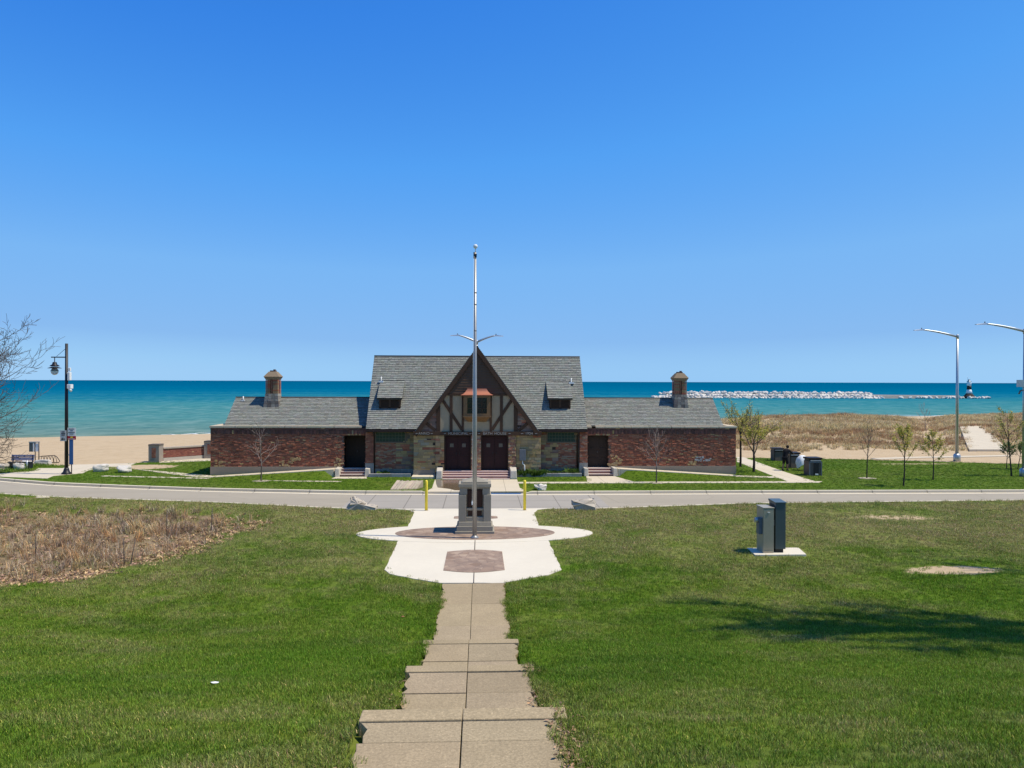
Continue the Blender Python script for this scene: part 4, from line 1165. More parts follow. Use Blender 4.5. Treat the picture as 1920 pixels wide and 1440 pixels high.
for z in (7.05, 6.98, 8.9, 9.35, 7.9):
    m = MB(); r_ = .083-.045*z/10.9+.006; m.cyl(-.02, 28.46, z, z+.035, r_, 14); m.build('band', M['black'], pole)

def bollard(x, y, label):
    t = thing('bollard', label, 'bollard', (x,y,0.0), 'yellow bollards at the plaza kerb')
    m = MB(); m.lathe(0, 0, [(.068,0),(.068,1.34),(.060,1.385),(.035,1.41),(.005,1.418)], 20); m.build('post', M['yellow'], t, local=True)
    m = MB(); m.lathe(0, 0, [(.10,.0),(.10,.02),(.07,.03)], 20); m.build('base_collar', M['conc_grey'], t, local=True)
bollard(-2.30, 34.70, 'yellow steel bollard on the plaza edge nearer the grey flat boulder')
bollard(2.26, 34.66, 'yellow steel bollard on the plaza edge nearer the white upright block')

def blob(mb, c, r, rng, n=14, rough=.25, flat=.0):
    """a broken boulder: jittered, faceted ellipsoid with a flattened foot"""
    ph = [rng.uniform(0, 6.28) for _ in range(6)]
    rows = 8 if n < 12 else 16; n = n if n < 12 else 26; base = len(mb.v)
    for i in range(rows+1):
        t = pi*i/rows
        for k in range(n):
            a = 2*pi*k/n
            d = Vector((sin(t)*cos(a), sin(t)*sin(a), -cos(t)))
            q = 1+rough*(.5*sin(3*d.x+ph[0])*cos(2.3*d.z+ph[1])+.4*sin(4.7*d.y+ph[2])+.3*cos(5.1*d.z+ph[3]+d.x*2))+rng.uniform(-1,1)*rough*(.22 if rows == 8 else .12)
            m_ = max(abs(d.x), abs(d.y), abs(d.z)); q *= (1-flat)+flat*(.72/m_)
            z = max(d.z*q, -.55)
            mb.v.append((c[0]+d.x*q*r[0], c[1]+d.y*q*r[1], c[2]+z*r[2]))
    for i in range(rows):
        for k in range(n): mb.face([base+i*n+k, base+i*n+(k+1)%n, base+(i+1)*n+(k+1)%n, base+(i+1)*n+k])
def boulder(name, label, parts, mat, seed, group=None, z=0.0):
    rng = random.Random(seed); mb = MB()
    for c, r, ro, fl in parts:
        g = rng.uniform(.9, 1.1); mb.col = (g, g, g); blob(mb, c, r, rng, 14, ro, fl)
    return tag(mb.build(name, M[mat]), label, 'boulder', group)
RG = 'boulders set beside the road'
def rock_profile(label, prof, y, depth, mat, seed, group):
    """a broken stone: its outline (real x and z) carried through its depth with jittered, shrinking slices"""
    rng = random.Random(seed); mb = MB(); P = []
    for a, b in zip(prof, prof[1:]+prof[:1]):
        for k in range(3): t = k/3; P.append((a[0]+(b[0]-a[0])*t, a[1]+(b[1]-a[1])*t))
    cx = sum(p[0] for p in P)/len(P); L = []
    for f, sc in ((0,.90),(.18,.99),(.5,1.0),(.8,.93),(1.0,.72)):
        b = len(mb.v); L.append(b)
        for q in P:
            j = .035 if q[1] > .02 else 0
            mb.v.append((cx+(q[0]-cx)*sc+rng.gauss(0,j*.6), y+depth*f+rng.gauss(0,j)+(q[1]*.25 if f < .3 else 0), max(-.1, q[1]*sc+rng.gauss(0,j*.7)) if q[1] > .02 else -.1))
    n = len(P); area = sum(P[i][0]*P[(i+1)%n][1]-P[(i+1)%n][0]*P[i][1] for i in range(n)); o = list(range(n)) if area > 0 else list(range(n))[::-1]
    for b0, b1 in zip(L, L[1:]):
        for k in range(n):
            i, j = o[k], o[(k+1)%n]; g = rng.uniform(.88,1.1); mb.col = (g,g,g); mb.face([b0+j, b0+i, b1+i, b1+j])
    cf = len(mb.v); mb.v.append((cx, y-.06, sum(p[1] for p in P)/n))
    for k in range(n): g = rng.uniform(.85,1.1); mb.col = (g,g,g); mb.face([cf, L[0]+o[k], L[0]+o[(k+1)%n]])
    mb.face([L[-1]+i for i in o[::-1]])
    return tag(mb.build('boulder', M[mat], bevel=.015), label, 'boulder', group)
def prof_at(pts, y): return [(aty(u, v, y).x, max(0.0, aty(u, v, y).z)) for u, v in pts]
rock_profile('grey jagged limestone boulder with a low tail lying by the near road edge', prof_at([(649,957),(651,948),(656,944),(657,935),(661,931.5),(669,934),(677,940),(684,941.5),(687,946.5),(707,947),(708,957)], 35.0), 34.85, .62, 'rock_grey', 3, RG)
rock_profile('blocky flat topped boulder on the lawn edge beside the right bollard', prof_at([(1079,957),(1072,945),(1072,938),(1086,936.5),(1112,935),(1117,939),(1118,957)], 34.8), 34.6, .55, 'rock_grey', 8, RG)
rock_profile('white square block of stone on the grass strip before the bathhouse', prof_at([(1010,923),(1008,915.5),(1002.5,913),(1002,909),(1010,908),(1025.5,909.5),(1023,923)], 41.2), 41.0, .5, 'rock_white', 5, RG)
boulder('boulder', 'squared pale boulder by the lamp post, left of its twin', [((-24.7,50.15,.20),(.50,.42,.34),.2,.6)], 'rock_white', 9, RG)
boulder('boulder', 'rounded pale boulder by the lamp post, right of its twin', [((-22.95,49.6,.19),(.50,.40,.30),.25,.45)], 'rock_white', 12, RG)
m = MB(); rng = random.Random(5)
c0 = Vector((-3.85,41.75,0))
for i in range(9):
    t = i/9
    m.col = vary((.9,.86,.8), rng, .06)
    m.hexa([(-4.75+.16*i,41.25+.04*i,-.02),(-4.61+.16*i,41.28+.04*i,-.02),(-4.3+.16*i,42.3,-.02),(-4.5+.16*i,42.25,-.02)],
           [(-4.72+.16*i,41.3+.04*i,.05+rng.uniform(0,.03)),(-4.6+.16*i,41.32+.04*i,.06),(-4.3+.16*i,42.25,.40+rng.uniform(-.03,.03)),(-4.48+.16*i,42.2,.40+rng.uniform(-.03,.03))])
tag(m.build('stone_slab', M['rock_grey']), 'tilted grooved grey stone slab lying on the grass strip before the bathhouse', 'stone slab')

# utility cabinets on a concrete pad
pad = MB(); pad.hexa([(9.62,25.25,-.1),(11.42,25.25,-.1),(11.60,26.30,-.1),(9.72,26.30,-.1)], [(9.62,25.25,.075),(11.42,25.25,.075),(11.60,26.30,.075),(9.72,26.30,.075)])
tag(pad.build('concrete_pad', M['conc_pale'], bevel=.01), 'white concrete pad on the lawn carrying two tall utility cabinets', 'concrete pad')
cb1 = thing('meter_cabinet', 'tall narrow metal cabinet with an electric meter on its side', 'utility cabinet', (10.2,25.75,.075))
m = MB(); m.box(9.98, 10.36, 25.45, 26.05, .075, 1.62); m.box(9.965, 10.375, 25.43, 26.07, 1.62, 1.66); m.build('body', M['steel_box'], cb1, bevel=.008)
m = MB(); m.box(9.99, 10.35, 25.435, 25.449, .2, 1.58); dr = m.build('door', M['steel_box'], cb1)
m = MB(); m.prism_xz([(10.12,1.50),(10.22,1.50),(10.17,1.46)], 25.42, 25.434); m.build('badge', M['white'], dr)
m = MB(); m.box(9.86, 9.98, 25.5, 25.78, .72, 1.28); mt_ = m.build('meter_box', M['meter'], cb1, bevel=.012)
m = MB(); m.tube([(9.74,25.62,1.20),(9.86,25.62,1.20)], [.085,.095], 18); m.build('meter_dial', M['galv'], mt_)
m = MB(); m.box(9.99, 10.35, 25.44, 26.06, .076, .16); m.build('base', M['steel_box'], cb1)
cb2 = thing('control_cabinet', 'taller dark blue green utility cabinet standing right of the metal one', 'utility cabinet', (10.62,25.8,.075))
m = MB(); m.box(10.44, 10.80, 25.50, 26.10, .20, 1.80); m.build('body', M['green_box'], cb2, bevel=.01)
m = MB(); m.hexa([(10.42,25.48,1.80),(10.82,25.48,1.80),(10.82,26.12,1.80),(10.42,26.12,1.80)], [(10.42,25.48,1.83),(10.82,25.48,1.83),(10.82,26.12,1.87),(10.42,26.12,1.87)]); m.build('lid', M['green_box'], cb2)
m = MB(); m.box(10.46, 10.74, 25.56, 26.06, .075, .20); m.build('base', M['black'], cb2)
m = MB(); m.box(10.43, 10.44, 25.6, 25.68, 1.0, 1.2); m.build('handle', M['galv'], cb2)
m = MB()
for k in range(5): m.box(10.425, 10.441, 25.62, 26.0, 1.55+k*.04, 1.57+k*.04)
m.build('vent', M['black'], cb2)

# ------------------------------------------------------------------ lamps
def road_lamp(x, y, z0, H, label, arms):
    t = thing('street_lamp', label, 'street lamp', (x,y,z0), 'silver road lamps')
    m = MB(); m.tube([(0,0,.45),(0,0,H)], [.125,.075], 16); m.build('pole', M['galv'], t, local=True)
    m = MB(); m.lathe(0, 0, [(.26,-.2),(.26,.42),(.20,.50),(.13,.55)], 8); m.build('base', M['galv'], t, local=True)
    m = MB(); m.lathe(0, 0, [(.10,H-.25),(.10,H+.05),(.03,H+.10)], 12); m.build('pole_cap', M['galv'], t, local=True)
    for (dx, dy, L, up) in arms:
        m = MB(); d = Vector((dx, dy, 0)).normalized()
        pts = [Vector((0,0,H-.08))+d*(L*q)+Vector((0,0,up*(1-(1-q)**1.5))) for q in (0,.25,.5,.7,.82,.9)]
        m.tube(pts, [.085,.08,.07,.06,.05,.045], 10); a = m.build('arm', M['galv'], t, local=True)
        e = pts[-1]; h = MB()
        q = Vector((-d.y, d.x, 0))
        P = lambda al, la, z: e+d*al+q*la+Vector((0,0,z))
        h.hexa([P(-.05,-.09,-.05),P(.62,-.12,-.06),P(.62,.12,-.06),P(-.05,.09,-.05)], [P(-.05,-.06,.06),P(.62,-.10,-.02),P(.62,.10,-.02),P(-.05,.06,.06)])
        hd_ = h.build('lamp_head', M['galv'], t, local=True)
        c = MB(); pc = P(.05,0,.06); c.cyl(pc.x, pc.y, pc.z, pc.z+.08, .035, 8); c.build('photocell', M['black'], hd_, local=True)
    return t
road_lamp(36.57, 55.5, .05, 9.55, 'silver single arm lamp on the sand, farther of the two at right', [(-1,.1,2.9,.55)])
l2 = road_lamp(35.1, 46.5, 0, 9.40, 'silver single arm lamp on the lawn, cut by the right edge', [(-1,.1,2.7,.50)])
m = MB(); m.box(-.42, -.10, -.2, .15, 5.75, 6.2); m.build('equipment_box', M['galv'], l2, local=True)
m = MB(); m.tube([(-.1,-.05,5.55),(-.35,-.1,5.5),(-.45,-.12,5.3)], .05, 8); m.build('camera_arm', M['green_box'], l2, local=True)
road_lamp(-.10, 59.5, -.05, 9.25, 'silver twin arm lamp standing behind the bathhouse gable', [(-1,-.05,1.65,.55),(1,.05,1.65,.55)])

bl = thing('lamp_post', 'tall black lamp post with hanging globe lantern and signs at the left', 'street lamp', (-26.13,48.7,0))
bx_, by_ = -26.13, 48.7
m = MB(); m.tube([(bx_,by_,.2),(bx_,by_,8.32)], [.115,.085], 14); m.build('pole', M['black'], bl)
m = MB(); m.lathe(bx_, by_, [(.30,.01),(.29,.08),(.20,.16),(.15,.34),(.12,.42)], 18); m.build('base', M['black'], bl)
m = MB(); m.lathe(bx_, by_, [(.34,-.1),(.34,.012)], 18); m.build('footing', M['conc_walk'], bl)
m = MB(); m.tube([(bx_,by_,7.45),(bx_-.95,by_,7.45)], .035, 8); m.build('arm', M['black'], bl)
m = MB(); m.tube([(bx_-.06,by_,8.0),(bx_-.62,by_,7.5)], .012, 6); m.build('stay_rod', M['black'], bl)
lx = bx_-.74
m = MB(); m.cyl(lx, by_, 7.1, 7.47, .025, 8); m.lathe(lx, by_, [(.10,7.14),(.13,7.08),(.14,7.0),(.20,6.96),(.30,6.88),(.16,6.86)], 16); m.lathe(lx, by_, [(.40,6.74),(.39,6.76),(.16,6.84)], 20); ln_ = m.build('lantern', M['black'], bl)
m = MB(); m.sphere((lx,by_,6.55), .225, 18, 1.05); m.build('globe', M['globe'], ln_)
m = MB(); m.lathe(lx, by_, [(.235,6.60),(.24,6.585),(.235,6.57)], 18); m.build('globe_band', M['black'], ln_)
for z0, z1, w_, o_ in ((6.55,6.78,.06,.20),(5.98,6.5,.12,.20),(5.45,5.72,.16,.28)):
    m = MB(); m.box(bx_+.10, bx_+o_+.06, by_-w_, by_+w_, z0, z1); m.build('antenna_box', M['white'], bl, bevel=.02)
m = MB(); m.tube([(bx_+.15,by_-.05,5.5),(bx_+.36,by_-.12,5.30)], .07, 10); m.build('camera', M['white'], bl)
sg = thing('road_sign', 'small grey sign with black arrow on the black lamp post', 'sign', (bx_-.08,by_-.14,2.3))
m = MB(); m.box(bx_-.32, bx_+.06, by_-.135, by_-.118, 2.12, 2.80); m.build('plate', M['grey_sign'], sg)
m = MB()
for k, w_ in enumerate((.09,.12,.1)): m.box(bx_-.13-w_, bx_-.13+w_, by_-.145, by_-.137, 2.68-k*.1, 2.73-k*.1)
m.build('text_lines', M['black'], sg)
m = MB(); m.prism_xz([(bx_-.26,2.25),(bx_-.16,2.34),(bx_-.16,2.28),(bx_-.02,2.28),(bx_-.02,2.22),(bx_-.16,2.22),(bx_-.16,2.16)], by_-.145, by_-.137); m.build('arrow', M['black'], sg)
bn = thing('banner_sign', 'blue vertical sign below a white and red notice beside the lamp post', 'sign', (bx_+.32,by_-.02,0))
b0 = bx_+.32
m = MB(); m.cyl(b0, by_, 0, 2.9, .03, 8); m.build('post', M['black'], bn)
m = MB(); m.box(b0-.13, b0+.12, by_-.05, by_-.032, .62, 2.24); m.build('blue_panel', M['blue'], bn)
m = MB(); m.box(b0-.24, b0+.28, by_-.05, by_-.034, 2.44, 2.96); w_ = m.build('white_panel', M['white'], bn)
m = MB()
for k, q in enumerate((.17,.08,.20,.12)): m.box(b0+.02-q, b0+.02+q, by_-.058, by_-.051, 2.86-k*.105, 2.90-k*.105)
m.build('text_lines', M['black'], w_)
m = MB(); m.box(b0-.25, b0+.29, by_-.055, by_-.034, 2.20, 2.435); r_ = m.build('red_panel', M['red'], bn)
m = MB(); m.box(b0-.04, b0+.10, by_-.062, by_-.056, 2.31, 2.40); m.build('yellow_mark', M['yellow'], r_)
m = MB(); m.box(b0-.2, b0+.22, by_-.062, by_-.056, 2.235, 2.265); m.build('white_line', M['white'], r_)
m = MB(); m.box(bx_+.1, b0, by_-.03, by_+.02, 1.2, 1.26); m.build('bracket', M['galv'], bn)

# ------------------------------------------------------------------ left: garden wall, kiosk, bicycle rack, stones
def garden_pier(x, y, w_, h, label):
    t = thing('brick_pier', label, 'pier', (x,y,0), 'capped piers of the low brick wall')
    rng = random.Random(int(x*7)); m = MB()
    m.col = (.36,.31,.26); m.box(-w_/2, w_/2, -w_/2, w_/2, -.2, h-.14)
    p = m.build('shaft', M['masonry'], t, local=True)
    m = MB(); brick_face(m, -w_*.2, w_*.2, .34, h-.24, -w_/2-.004, rng, bw=.16, bh=.07, prot=.008, pale=0); m.build('brick_inset', M['masonry'], p, local=True)
    m = MB(); m.col = (.40,.36,.30); m.frustum(0, 0, h-.14, h-.09, w_/2, w_/2, w_/2+.03, w_/2+.03); m.col = (.16,.13,.11); m.box(-w_/2-.01, w_/2+.01, -w_/2-.01, w_/2+.01, h-.09, h)
    m.build('cap', M['masonry'], t, local=True)
garden_pier(-23.62, 55.95, .76, 1.32, 'square brick inset pier ending the low wall above the beach')
garden_pier(-20.55, 58.6, .82, 1.36, 'arched inset pier where the low wall meets the bathhouse end')
gwl = thing('garden_wall', 'low red brick garden wall with pale coping between two piers', 'wall', (-22,57,0))
A, B = Vector((-23.25,56.3,0)), Vector((-20.9,58.5,0))
rng = random.Random(2); m = MB(); d = (B-A); L = d.length; ang = math.atan2(d.y, d.x)
m.col = (.27,.12,.09); m.box(0, L, 0, .3, .25, .92); brick_face(m, 0, L, .28, .90, -.004, rng, bw=.2, bh=.065, prot=.006, pal=[(.30,.115,.085),(.34,.14,.10),(.27,.10,.08)], pale=.02)
w1 = m.build('brickwork', M['masonry'], gwl, local=True)
m = MB(); m.col = (.50,.46,.40); m.box(0, L, -.05, .36, -.2, .25); w2 = m.build('footing', M['masonry'], gwl, local=True)
m = MB(); m.col = (.46,.40,.33); m.box(0, L, -.06, .36, .92, 1.02); w3 = m.build('coping', M['masonry'], gwl, local=True)
for q in (w1, w2, w3): q.data.transform(Matrix.Translation(A-Vector((-22,57,0))) @ Matrix.Rotation(ang, 4, 'Z'))
ki = thing('notice_board', 'two post notice board with grey panel standing on the beach edge', 'notice board', (-31.95,55.5,0))
for q, sx in ((-.06,0),(.20,0)):
    m = MB(); m.tube([(q,0,-.2),(q,0,1.52)], .035, 8); m.build('post', M['bark'], ki, local=True)
m = MB(); m.box(-.48, -.10, -.03, .03, .80, 1.46); pn_ = m.build('panel', M['green_box'], ki, local=True)
m = MB(); m.box(-.20, -.11, -.045, -.031, .80, 1.42); m.build('white_strip', M['white'], pn_, local=True)
m = MB(); m.box(-.5, .26, -.05, .05, 1.46, 1.53); m.build('top_rail', M['galv'], ki, local=True)
m = MB(); m.box(-.04, .18, -.02, .02, .82, 1.4); m.build('side_panel', M['white'], ki, local=True)
rk = thing('bike_rack', 'black tubular bicycle rack with slanted loops beside the beach', 'bike rack', (-30.9,55.2,0))
m = MB(); m.tube([(-.72,0,0),(-.68,0,.44),(-.5,0,.50),(.42,0,.56),(.58,0,.46),(.80,0,.14),(.72,0,.05),(-.6,0,.06)], .026, 8); m.build('frame', M['black'], rk, local=True)
for k in range(5):
    m = MB(); x = -.5+k*.22; m.tube([(x,0,.05),(x-.02,0,.3),(x+.03,0,.50),(x+.10,0,.50),(x+.16,0,.3),(x+.2,0,.06)], .018, 7); m.build('loop', M['black'], rk, local=True)
LG = 'limestone blocks edging the car park'
boulder('boulder', 'white limestone block lying directly below the bicycle rack', [((-30.75,54.3,.14),(.62,.3,.26),.15,.8)], 'rock_white', 31, LG)
boulder('boulder', 'white limestone block at the foot of the notice board', [((-31.75,54.2,.10),(.42,.3,.22),.25,.6)], 'rock_white', 33, LG)
boulder('boulder', 'white block set under the end of the dark bench', [((-30.5,51.1,.22),(.34,.3,.30),.18,.75)], 'rock_white', 34, LG)
boulder('boulder', 'grey boulder half hidden by the bare tree at the left edge', [((-31.8,51.1,.16),(.62,.4,.30),.22,.5)], 'rock_grey', 35, LG)
bn_ = thing('bench', 'dark blue slatted bench between limestone blocks behind the bare tree', 'bench', (-30.9,51.9,0))
m = MB(); m.box(-.75, .75, -.2, .22, .40, .45); m.build('seat', M['black'], bn_, local=True)
m = MB()
for k in range(4): m.box(-.75, .75, .22+.02*k, .25+.02*k, .52+.1*k, .60+.1*k)
m.build('backrest', M['blue'], bn_, local=True)
for x in (-.68, .62):
    m = MB(); m.box(x, x+.06, -.2, .28, 0, .40); m.box(x, x+.06, .24, .3, .40, .86); m.build('leg', M['black'], bn_, local=True)
m = MB(); m.cyl(0, 0, 0, .62, .04, 8); o = m.build('marker_post', M['galv']); o.location = (-30.05,51.2,0); tag(o, 'short grey marker post at the end of the dark bench', 'post')

# ------------------------------------------------------------------ right: litter bins, person, bag
def bin_(x, y, w_, h, label, rough, rot=0.0, door=False):
    t = thing('litter_bin', label, 'litter bin', (x,y,0), 'square stone litter bins beside the walk'); t.rotation_euler = (0,0,rot)
    m = MB(); m.frustum(0, 0, -.05, h*.80, w_/2, w_/2, w_/2*.97, w_/2*.97); b = m.build('body', M['bin_stone'], t, local=True, bevel=.02)
    m = MB()
    for a in (-w_/2, w_/2-.07): m.box(a, a+.07, -w_/2-.025, -w_/2+.02, .0, h*.80)
    m.box(-w_/2, w_/2, -w_/2-.022, -w_/2+.02, h*.72, h*.80); m.build('corner_frame', M['bin_lid'] if rough else M['meter'], b, local=True)
    m = MB(); m.box(-w_/2*.9, w_/2*.9, -w_/2*.9, w_/2*.9, h*.80, h*.90); m.build('opening', M['black'], t, local=True)
    m = MB(); m.box(-w_/2-.03, w_/2+.03, -w_/2-.03, w_/2+.03, h*.90, h); m.build('lid', M['bin_lid'], t, local=True, bevel=.02)
    m = MB(); m.box(-w_/2*.8, w_/2*.8, -w_/2-.04, -w_/2+.01, h*.82, h*.86); m.build('label_strip', M['grey_sign'], t, local=True)
    if door:
        m = MB(); m.box(-.12, .2, -w_/2-.04, -w_/2+.0, .08, h*.70); d_ = m.build('door', M['black'], t, local=True)
        m = MB(); m.box(-.04, .16, -w_/2-.06, -w_/2-.03, .06, .14); m.build('sill', M['white'], d_, local=True)
bin_(22.95, 56.35, .74, .98, 'farthest litter bin, plain fronted, behind the person in black', True)
bin_(22.15, 51.55, .72, 1.10, 'brown litter bin the person in black is leaning over', True)
bin_(21.7, 47.45, .84, 1.16, 'nearest litter bin, weathered grey with a dark door', False, 0.0, True)
m = MB(); rng = random.Random(21)
N = 18; rows = [(.02,.74),(.14,.72),(.27,.60),(.36,.45),(.40,.28),(.40,.20)]
base = len(m.v); m.sm = True
for i, (r_, z) in enumerate(rows):
    for k in range(N):
        a = 2*pi*k/N; q = 1+.10*sin(3*a+i*.4)+.08*sin(7*a-i*.7)+rng.uniform(-.05,.05)
        drop = (.30*max(0, sin(2*a+.6))**2+.06*rng.random()) if i == 5 else (.12*max(0, sin(2*a+.6))**2 if i == 4 else 0)
        m.v.append((r_*q*cos(a), r_*q*sin(a)*.8, z-drop+.02*rng.random()))
for i in range(len(rows)-1):
    for k in range(N): m.face([base+i*N+k, base+i*N+(k+1)%N, base+(i+1)*N+(k+1)%N, base+(i+1)*N+k][::-1])
m.face([base+k for k in range(N)])
o = m.build('plastic_bag', M['plastic_bag']); o.location = (22.15,50.0,.20); o.scale = (1.2,1.15,1.12)
sol = o.modifiers.new('thick', 'SOLIDIFY'); sol.thickness = .012
ss = o.modifiers.new('smooth', 'SUBSURF'); ss.levels = 1; ss.render_levels = 1
tag(o, 'white plastic rubbish bag bulging on the grass between two litter bins', 'plastic bag')

def skin(name, joints, bones, mat, parent=None, sub=2, root=0):
    me = bpy.data.meshes.new(name); me.from_pydata([j[0] for j in joints], bones, [])
    o = bpy.data.objects.new(name, me); C.objects.link(o)
    md = o.modifiers.new('skin', 'SKIN')
    if not me.skin_vertices: me.skin_vertices.new(name='')
    for i, (p, r_) in enumerate(joints):
        sv = me.skin_vertices[0].data[i]; sv.radius = (r_, r_) if not hasattr(r_, '__len__') else r_; sv.use_root = (i == root)
    s2 = o.modifiers.new('sub', 'SUBSURF'); s2.levels = sub; s2.render_levels = sub
    dg = bpy.context.evaluated_depsgraph_get(); dg.update()
    nm = bpy.data.meshes.new_from_object(o.evaluated_get(dg)); nm.name = name
    o.modifiers.clear(); o.data = nm; bpy.data.meshes.remove(me)
    nm.materials.clear(); nm.materials.append(mat)
    for p in nm.polygons: p.use_smooth = True
    a = nm.color_attributes.get('col') or nm.color_attributes.new('col', 'FLOAT_COLOR', 'CORNER')
    a.data.foreach_set('color', np.ones(len(nm.loops)*4, np.float32))
    if parent is not None: o.parent = parent
    return o
M['skin_tone'] = plain('skin_tone', (0.26,0.15,0.10), 0.6, 0.08, 8)
M['cloth_black'] = plain('black_cloth', (0.012,0.012,0.015), 0.95, 0.3, 12)
M['hair_dark'] = plain('dark_hair', (0.035,0.02,0.015), 0.8, 0.3, 20)
def person(x, y, rz):
    # local +x is the way the person faces; leaning over, right arm reaching out
    J = []; E = []; ix = {}
    def j(n, p, r_, to=None):
        ix[n] = len(J); J.append((p, r_))
        if to is not None: E.append((ix[to], ix[n]))
    j('pelvis', (0,0,.90), (.135,.115)); j('waist', (.05,0,1.05), (.13,.105), 'pelvis'); j('chest', (.13,0,1.25), (.165,.12), 'waist'); j('upper', (.21,0,1.39), (.14,.095), 'chest'); j('neck', (.27,0,1.47), .055, 'upper'); j('skull_base', (.31,0,1.53), .065, 'neck'); j('head', (.35,0,1.59), (.085,.095), 'skull_base'); j('crown', (.37,0,1.66), (.07,.08), 'head')
    j('nose', (.465,0,1.565), .016, 'head')
    for s, nm in ((-1,'l'),(1,'r')):
        j('hip'+nm, (.0,s*.095,.86), .095, 'pelvis'); fx = .12 if s < 0 else -.14
        j('knee'+nm, (fx*.55+.05,s*.10,.48), .062, 'hip'+nm); j('calf'+nm, (fx*.8,s*.10,.32), .058, 'knee'+nm); j('ankle'+nm, (fx,s*.10,.09), .040, 'calf'+nm); j('toe'+nm, (fx+.15,s*.11,.04), .036, 'ankle'+nm)
        j('sh'+nm, (.20,s*.185,1.36), .062, 'upper')
        if s < 0: el, wr = (.50,s*.24,1.20), (.74,s*.20,1.12)
        else: el, wr = (.42,s*.24,1.12), (.66,s*.18,1.06)
        j('elbow'+nm, el, .045, 'sh'+nm); j('wrist'+nm, wr, .030, 'elbow'+nm)
        d = (Vector(wr)-Vector(el)).normalized(); side = Vector((0,1,0)); pl = Vector(wr)+d*.07
        j('palm'+nm, tuple(pl), (.036,.020), 'wrist'+nm)
        for k, (o_, L_) in enumerate(((-.030,.065),(-.010,.078),(.010,.072),(.029,.055))):
            k1 = pl+side*o_+d*.035; k2 = k1+d*L_*.5+Vector((0,0,-.012)); k3 = k2+d*L_*.4+Vector((0,0,-.03))
            j('f%d%s'%(k,nm), tuple(k1), .010, 'palm'+nm); j('g%d%s'%(k,nm), tuple(k2), .009, 'f%d%s'%(k,nm)); j('h%d%s'%(k,nm), tuple(k3), .0075, 'g%d%s'%(k,nm))
        t1 = Vector(wr)+d*.035+side*(-s*.035); j('t1'+nm, tuple(t1), .011, 'wrist'+nm); j('t2'+nm, tuple(t1+d*.045+side*(-s*.012)+Vector((0,0,-.02))), .0085, 't1'+nm)
    t = thing('person', 'person in black hoodie and shorts leaning over the brown litter bin', 'person', (x,y,0)); t.rotation_euler = (0,0,rz)
    skin('body', J, E, M['skin_tone'], t, 2, 0)
    P = lambda n: J[ix[n]][0]
    JJ = [(P('pelvis'),(.16,.14)),((P('waist')),(.16,.135)),(P('chest'),(.195,.15)),(P('upper'),(.165,.125)),((.255,0,1.455),(.085,.085)),(P('shl'),.085),(P('elbowl'),.066),((.70,-.205,1.135),.046),(P('shr'),.085),(P('elbowr'),.066),((.62,.19,1.075),.046),((-.02,0,.80),(.175,.15))]
    skin('hoodie', JJ, [(0,1),(1,2),(2,3),(3,4),(3,5),(5,6),(6,7),(3,8),(8,9),(9,10),(0,11)], M['cloth_black'], t, 2, 0)
    kl, kr = P('kneel'), P('kneer')
    SS = [((0,0,.88),(.155,.135)),(P('hipl'),.12),((kl[0],kl[1],kl[2]-.04),.088),(P('hipr'),.12),((kr[0],kr[1],kr[2]-.04),.088)]
    skin('shorts', SS, [(0,1),(1,2),(0,3),(3,4)], M['cloth_black'], t, 2, 0)
    for n in ('l','r'):
        a = Vector(P('ankle'+n)); b = Vector(P('toe'+n))
        m = MB(); m.hexa([(a.x-.08,a.y-.05,0.0),(b.x+.05,b.y-.05,0.0),(b.x+.05,b.y+.05,0.0),(a.x-.08,a.y+.05,0.0)], [(a.x-.065,a.y-.045,.12),(b.x+.0,b.y-.04,.075),(b.x+.0,b.y+.04,.075),(a.x-.065,a.y+.045,.12)])
        m.build('shoe', M['black'], t, local=True, bevel=.02)
    m = MB(); m.sm = True; c = Vector((.345,0,1.61))
    m.sphere((c.x-.012,0,c.z+.01), .108, 16, 1.05); h_ = m.build('hair', M['hair_dark'], t, local=True)
    me = h_.data
    for v in me.vertices:                                            # hair leaves the face free
        if v.co.x > c.x+.03 and v.co.z < c.z+.045: v.co.x = c.x+.03
        if v.co.z < c.z-.07: v.co.z = c.z-.07
    for sy in (-1, 1):
        m = MB(); m.sphere((.425,sy*.032,1.605), .012, 8); m.build('eye', M['black'], t, local=True)
        m = MB(); m.sphere((.345,sy*.093,1.585), .026, 8); m.build('ear', M['skin_tone'], t, local=True)
    m = MB(); m.tube([(.434,-.025,1.53),(.442,0,1.528),(.434,.025,1.53)], .007, 6); m.build('mouth', M['red'], t, local=True)
    return t
person(20.85, 49.75, R(40))

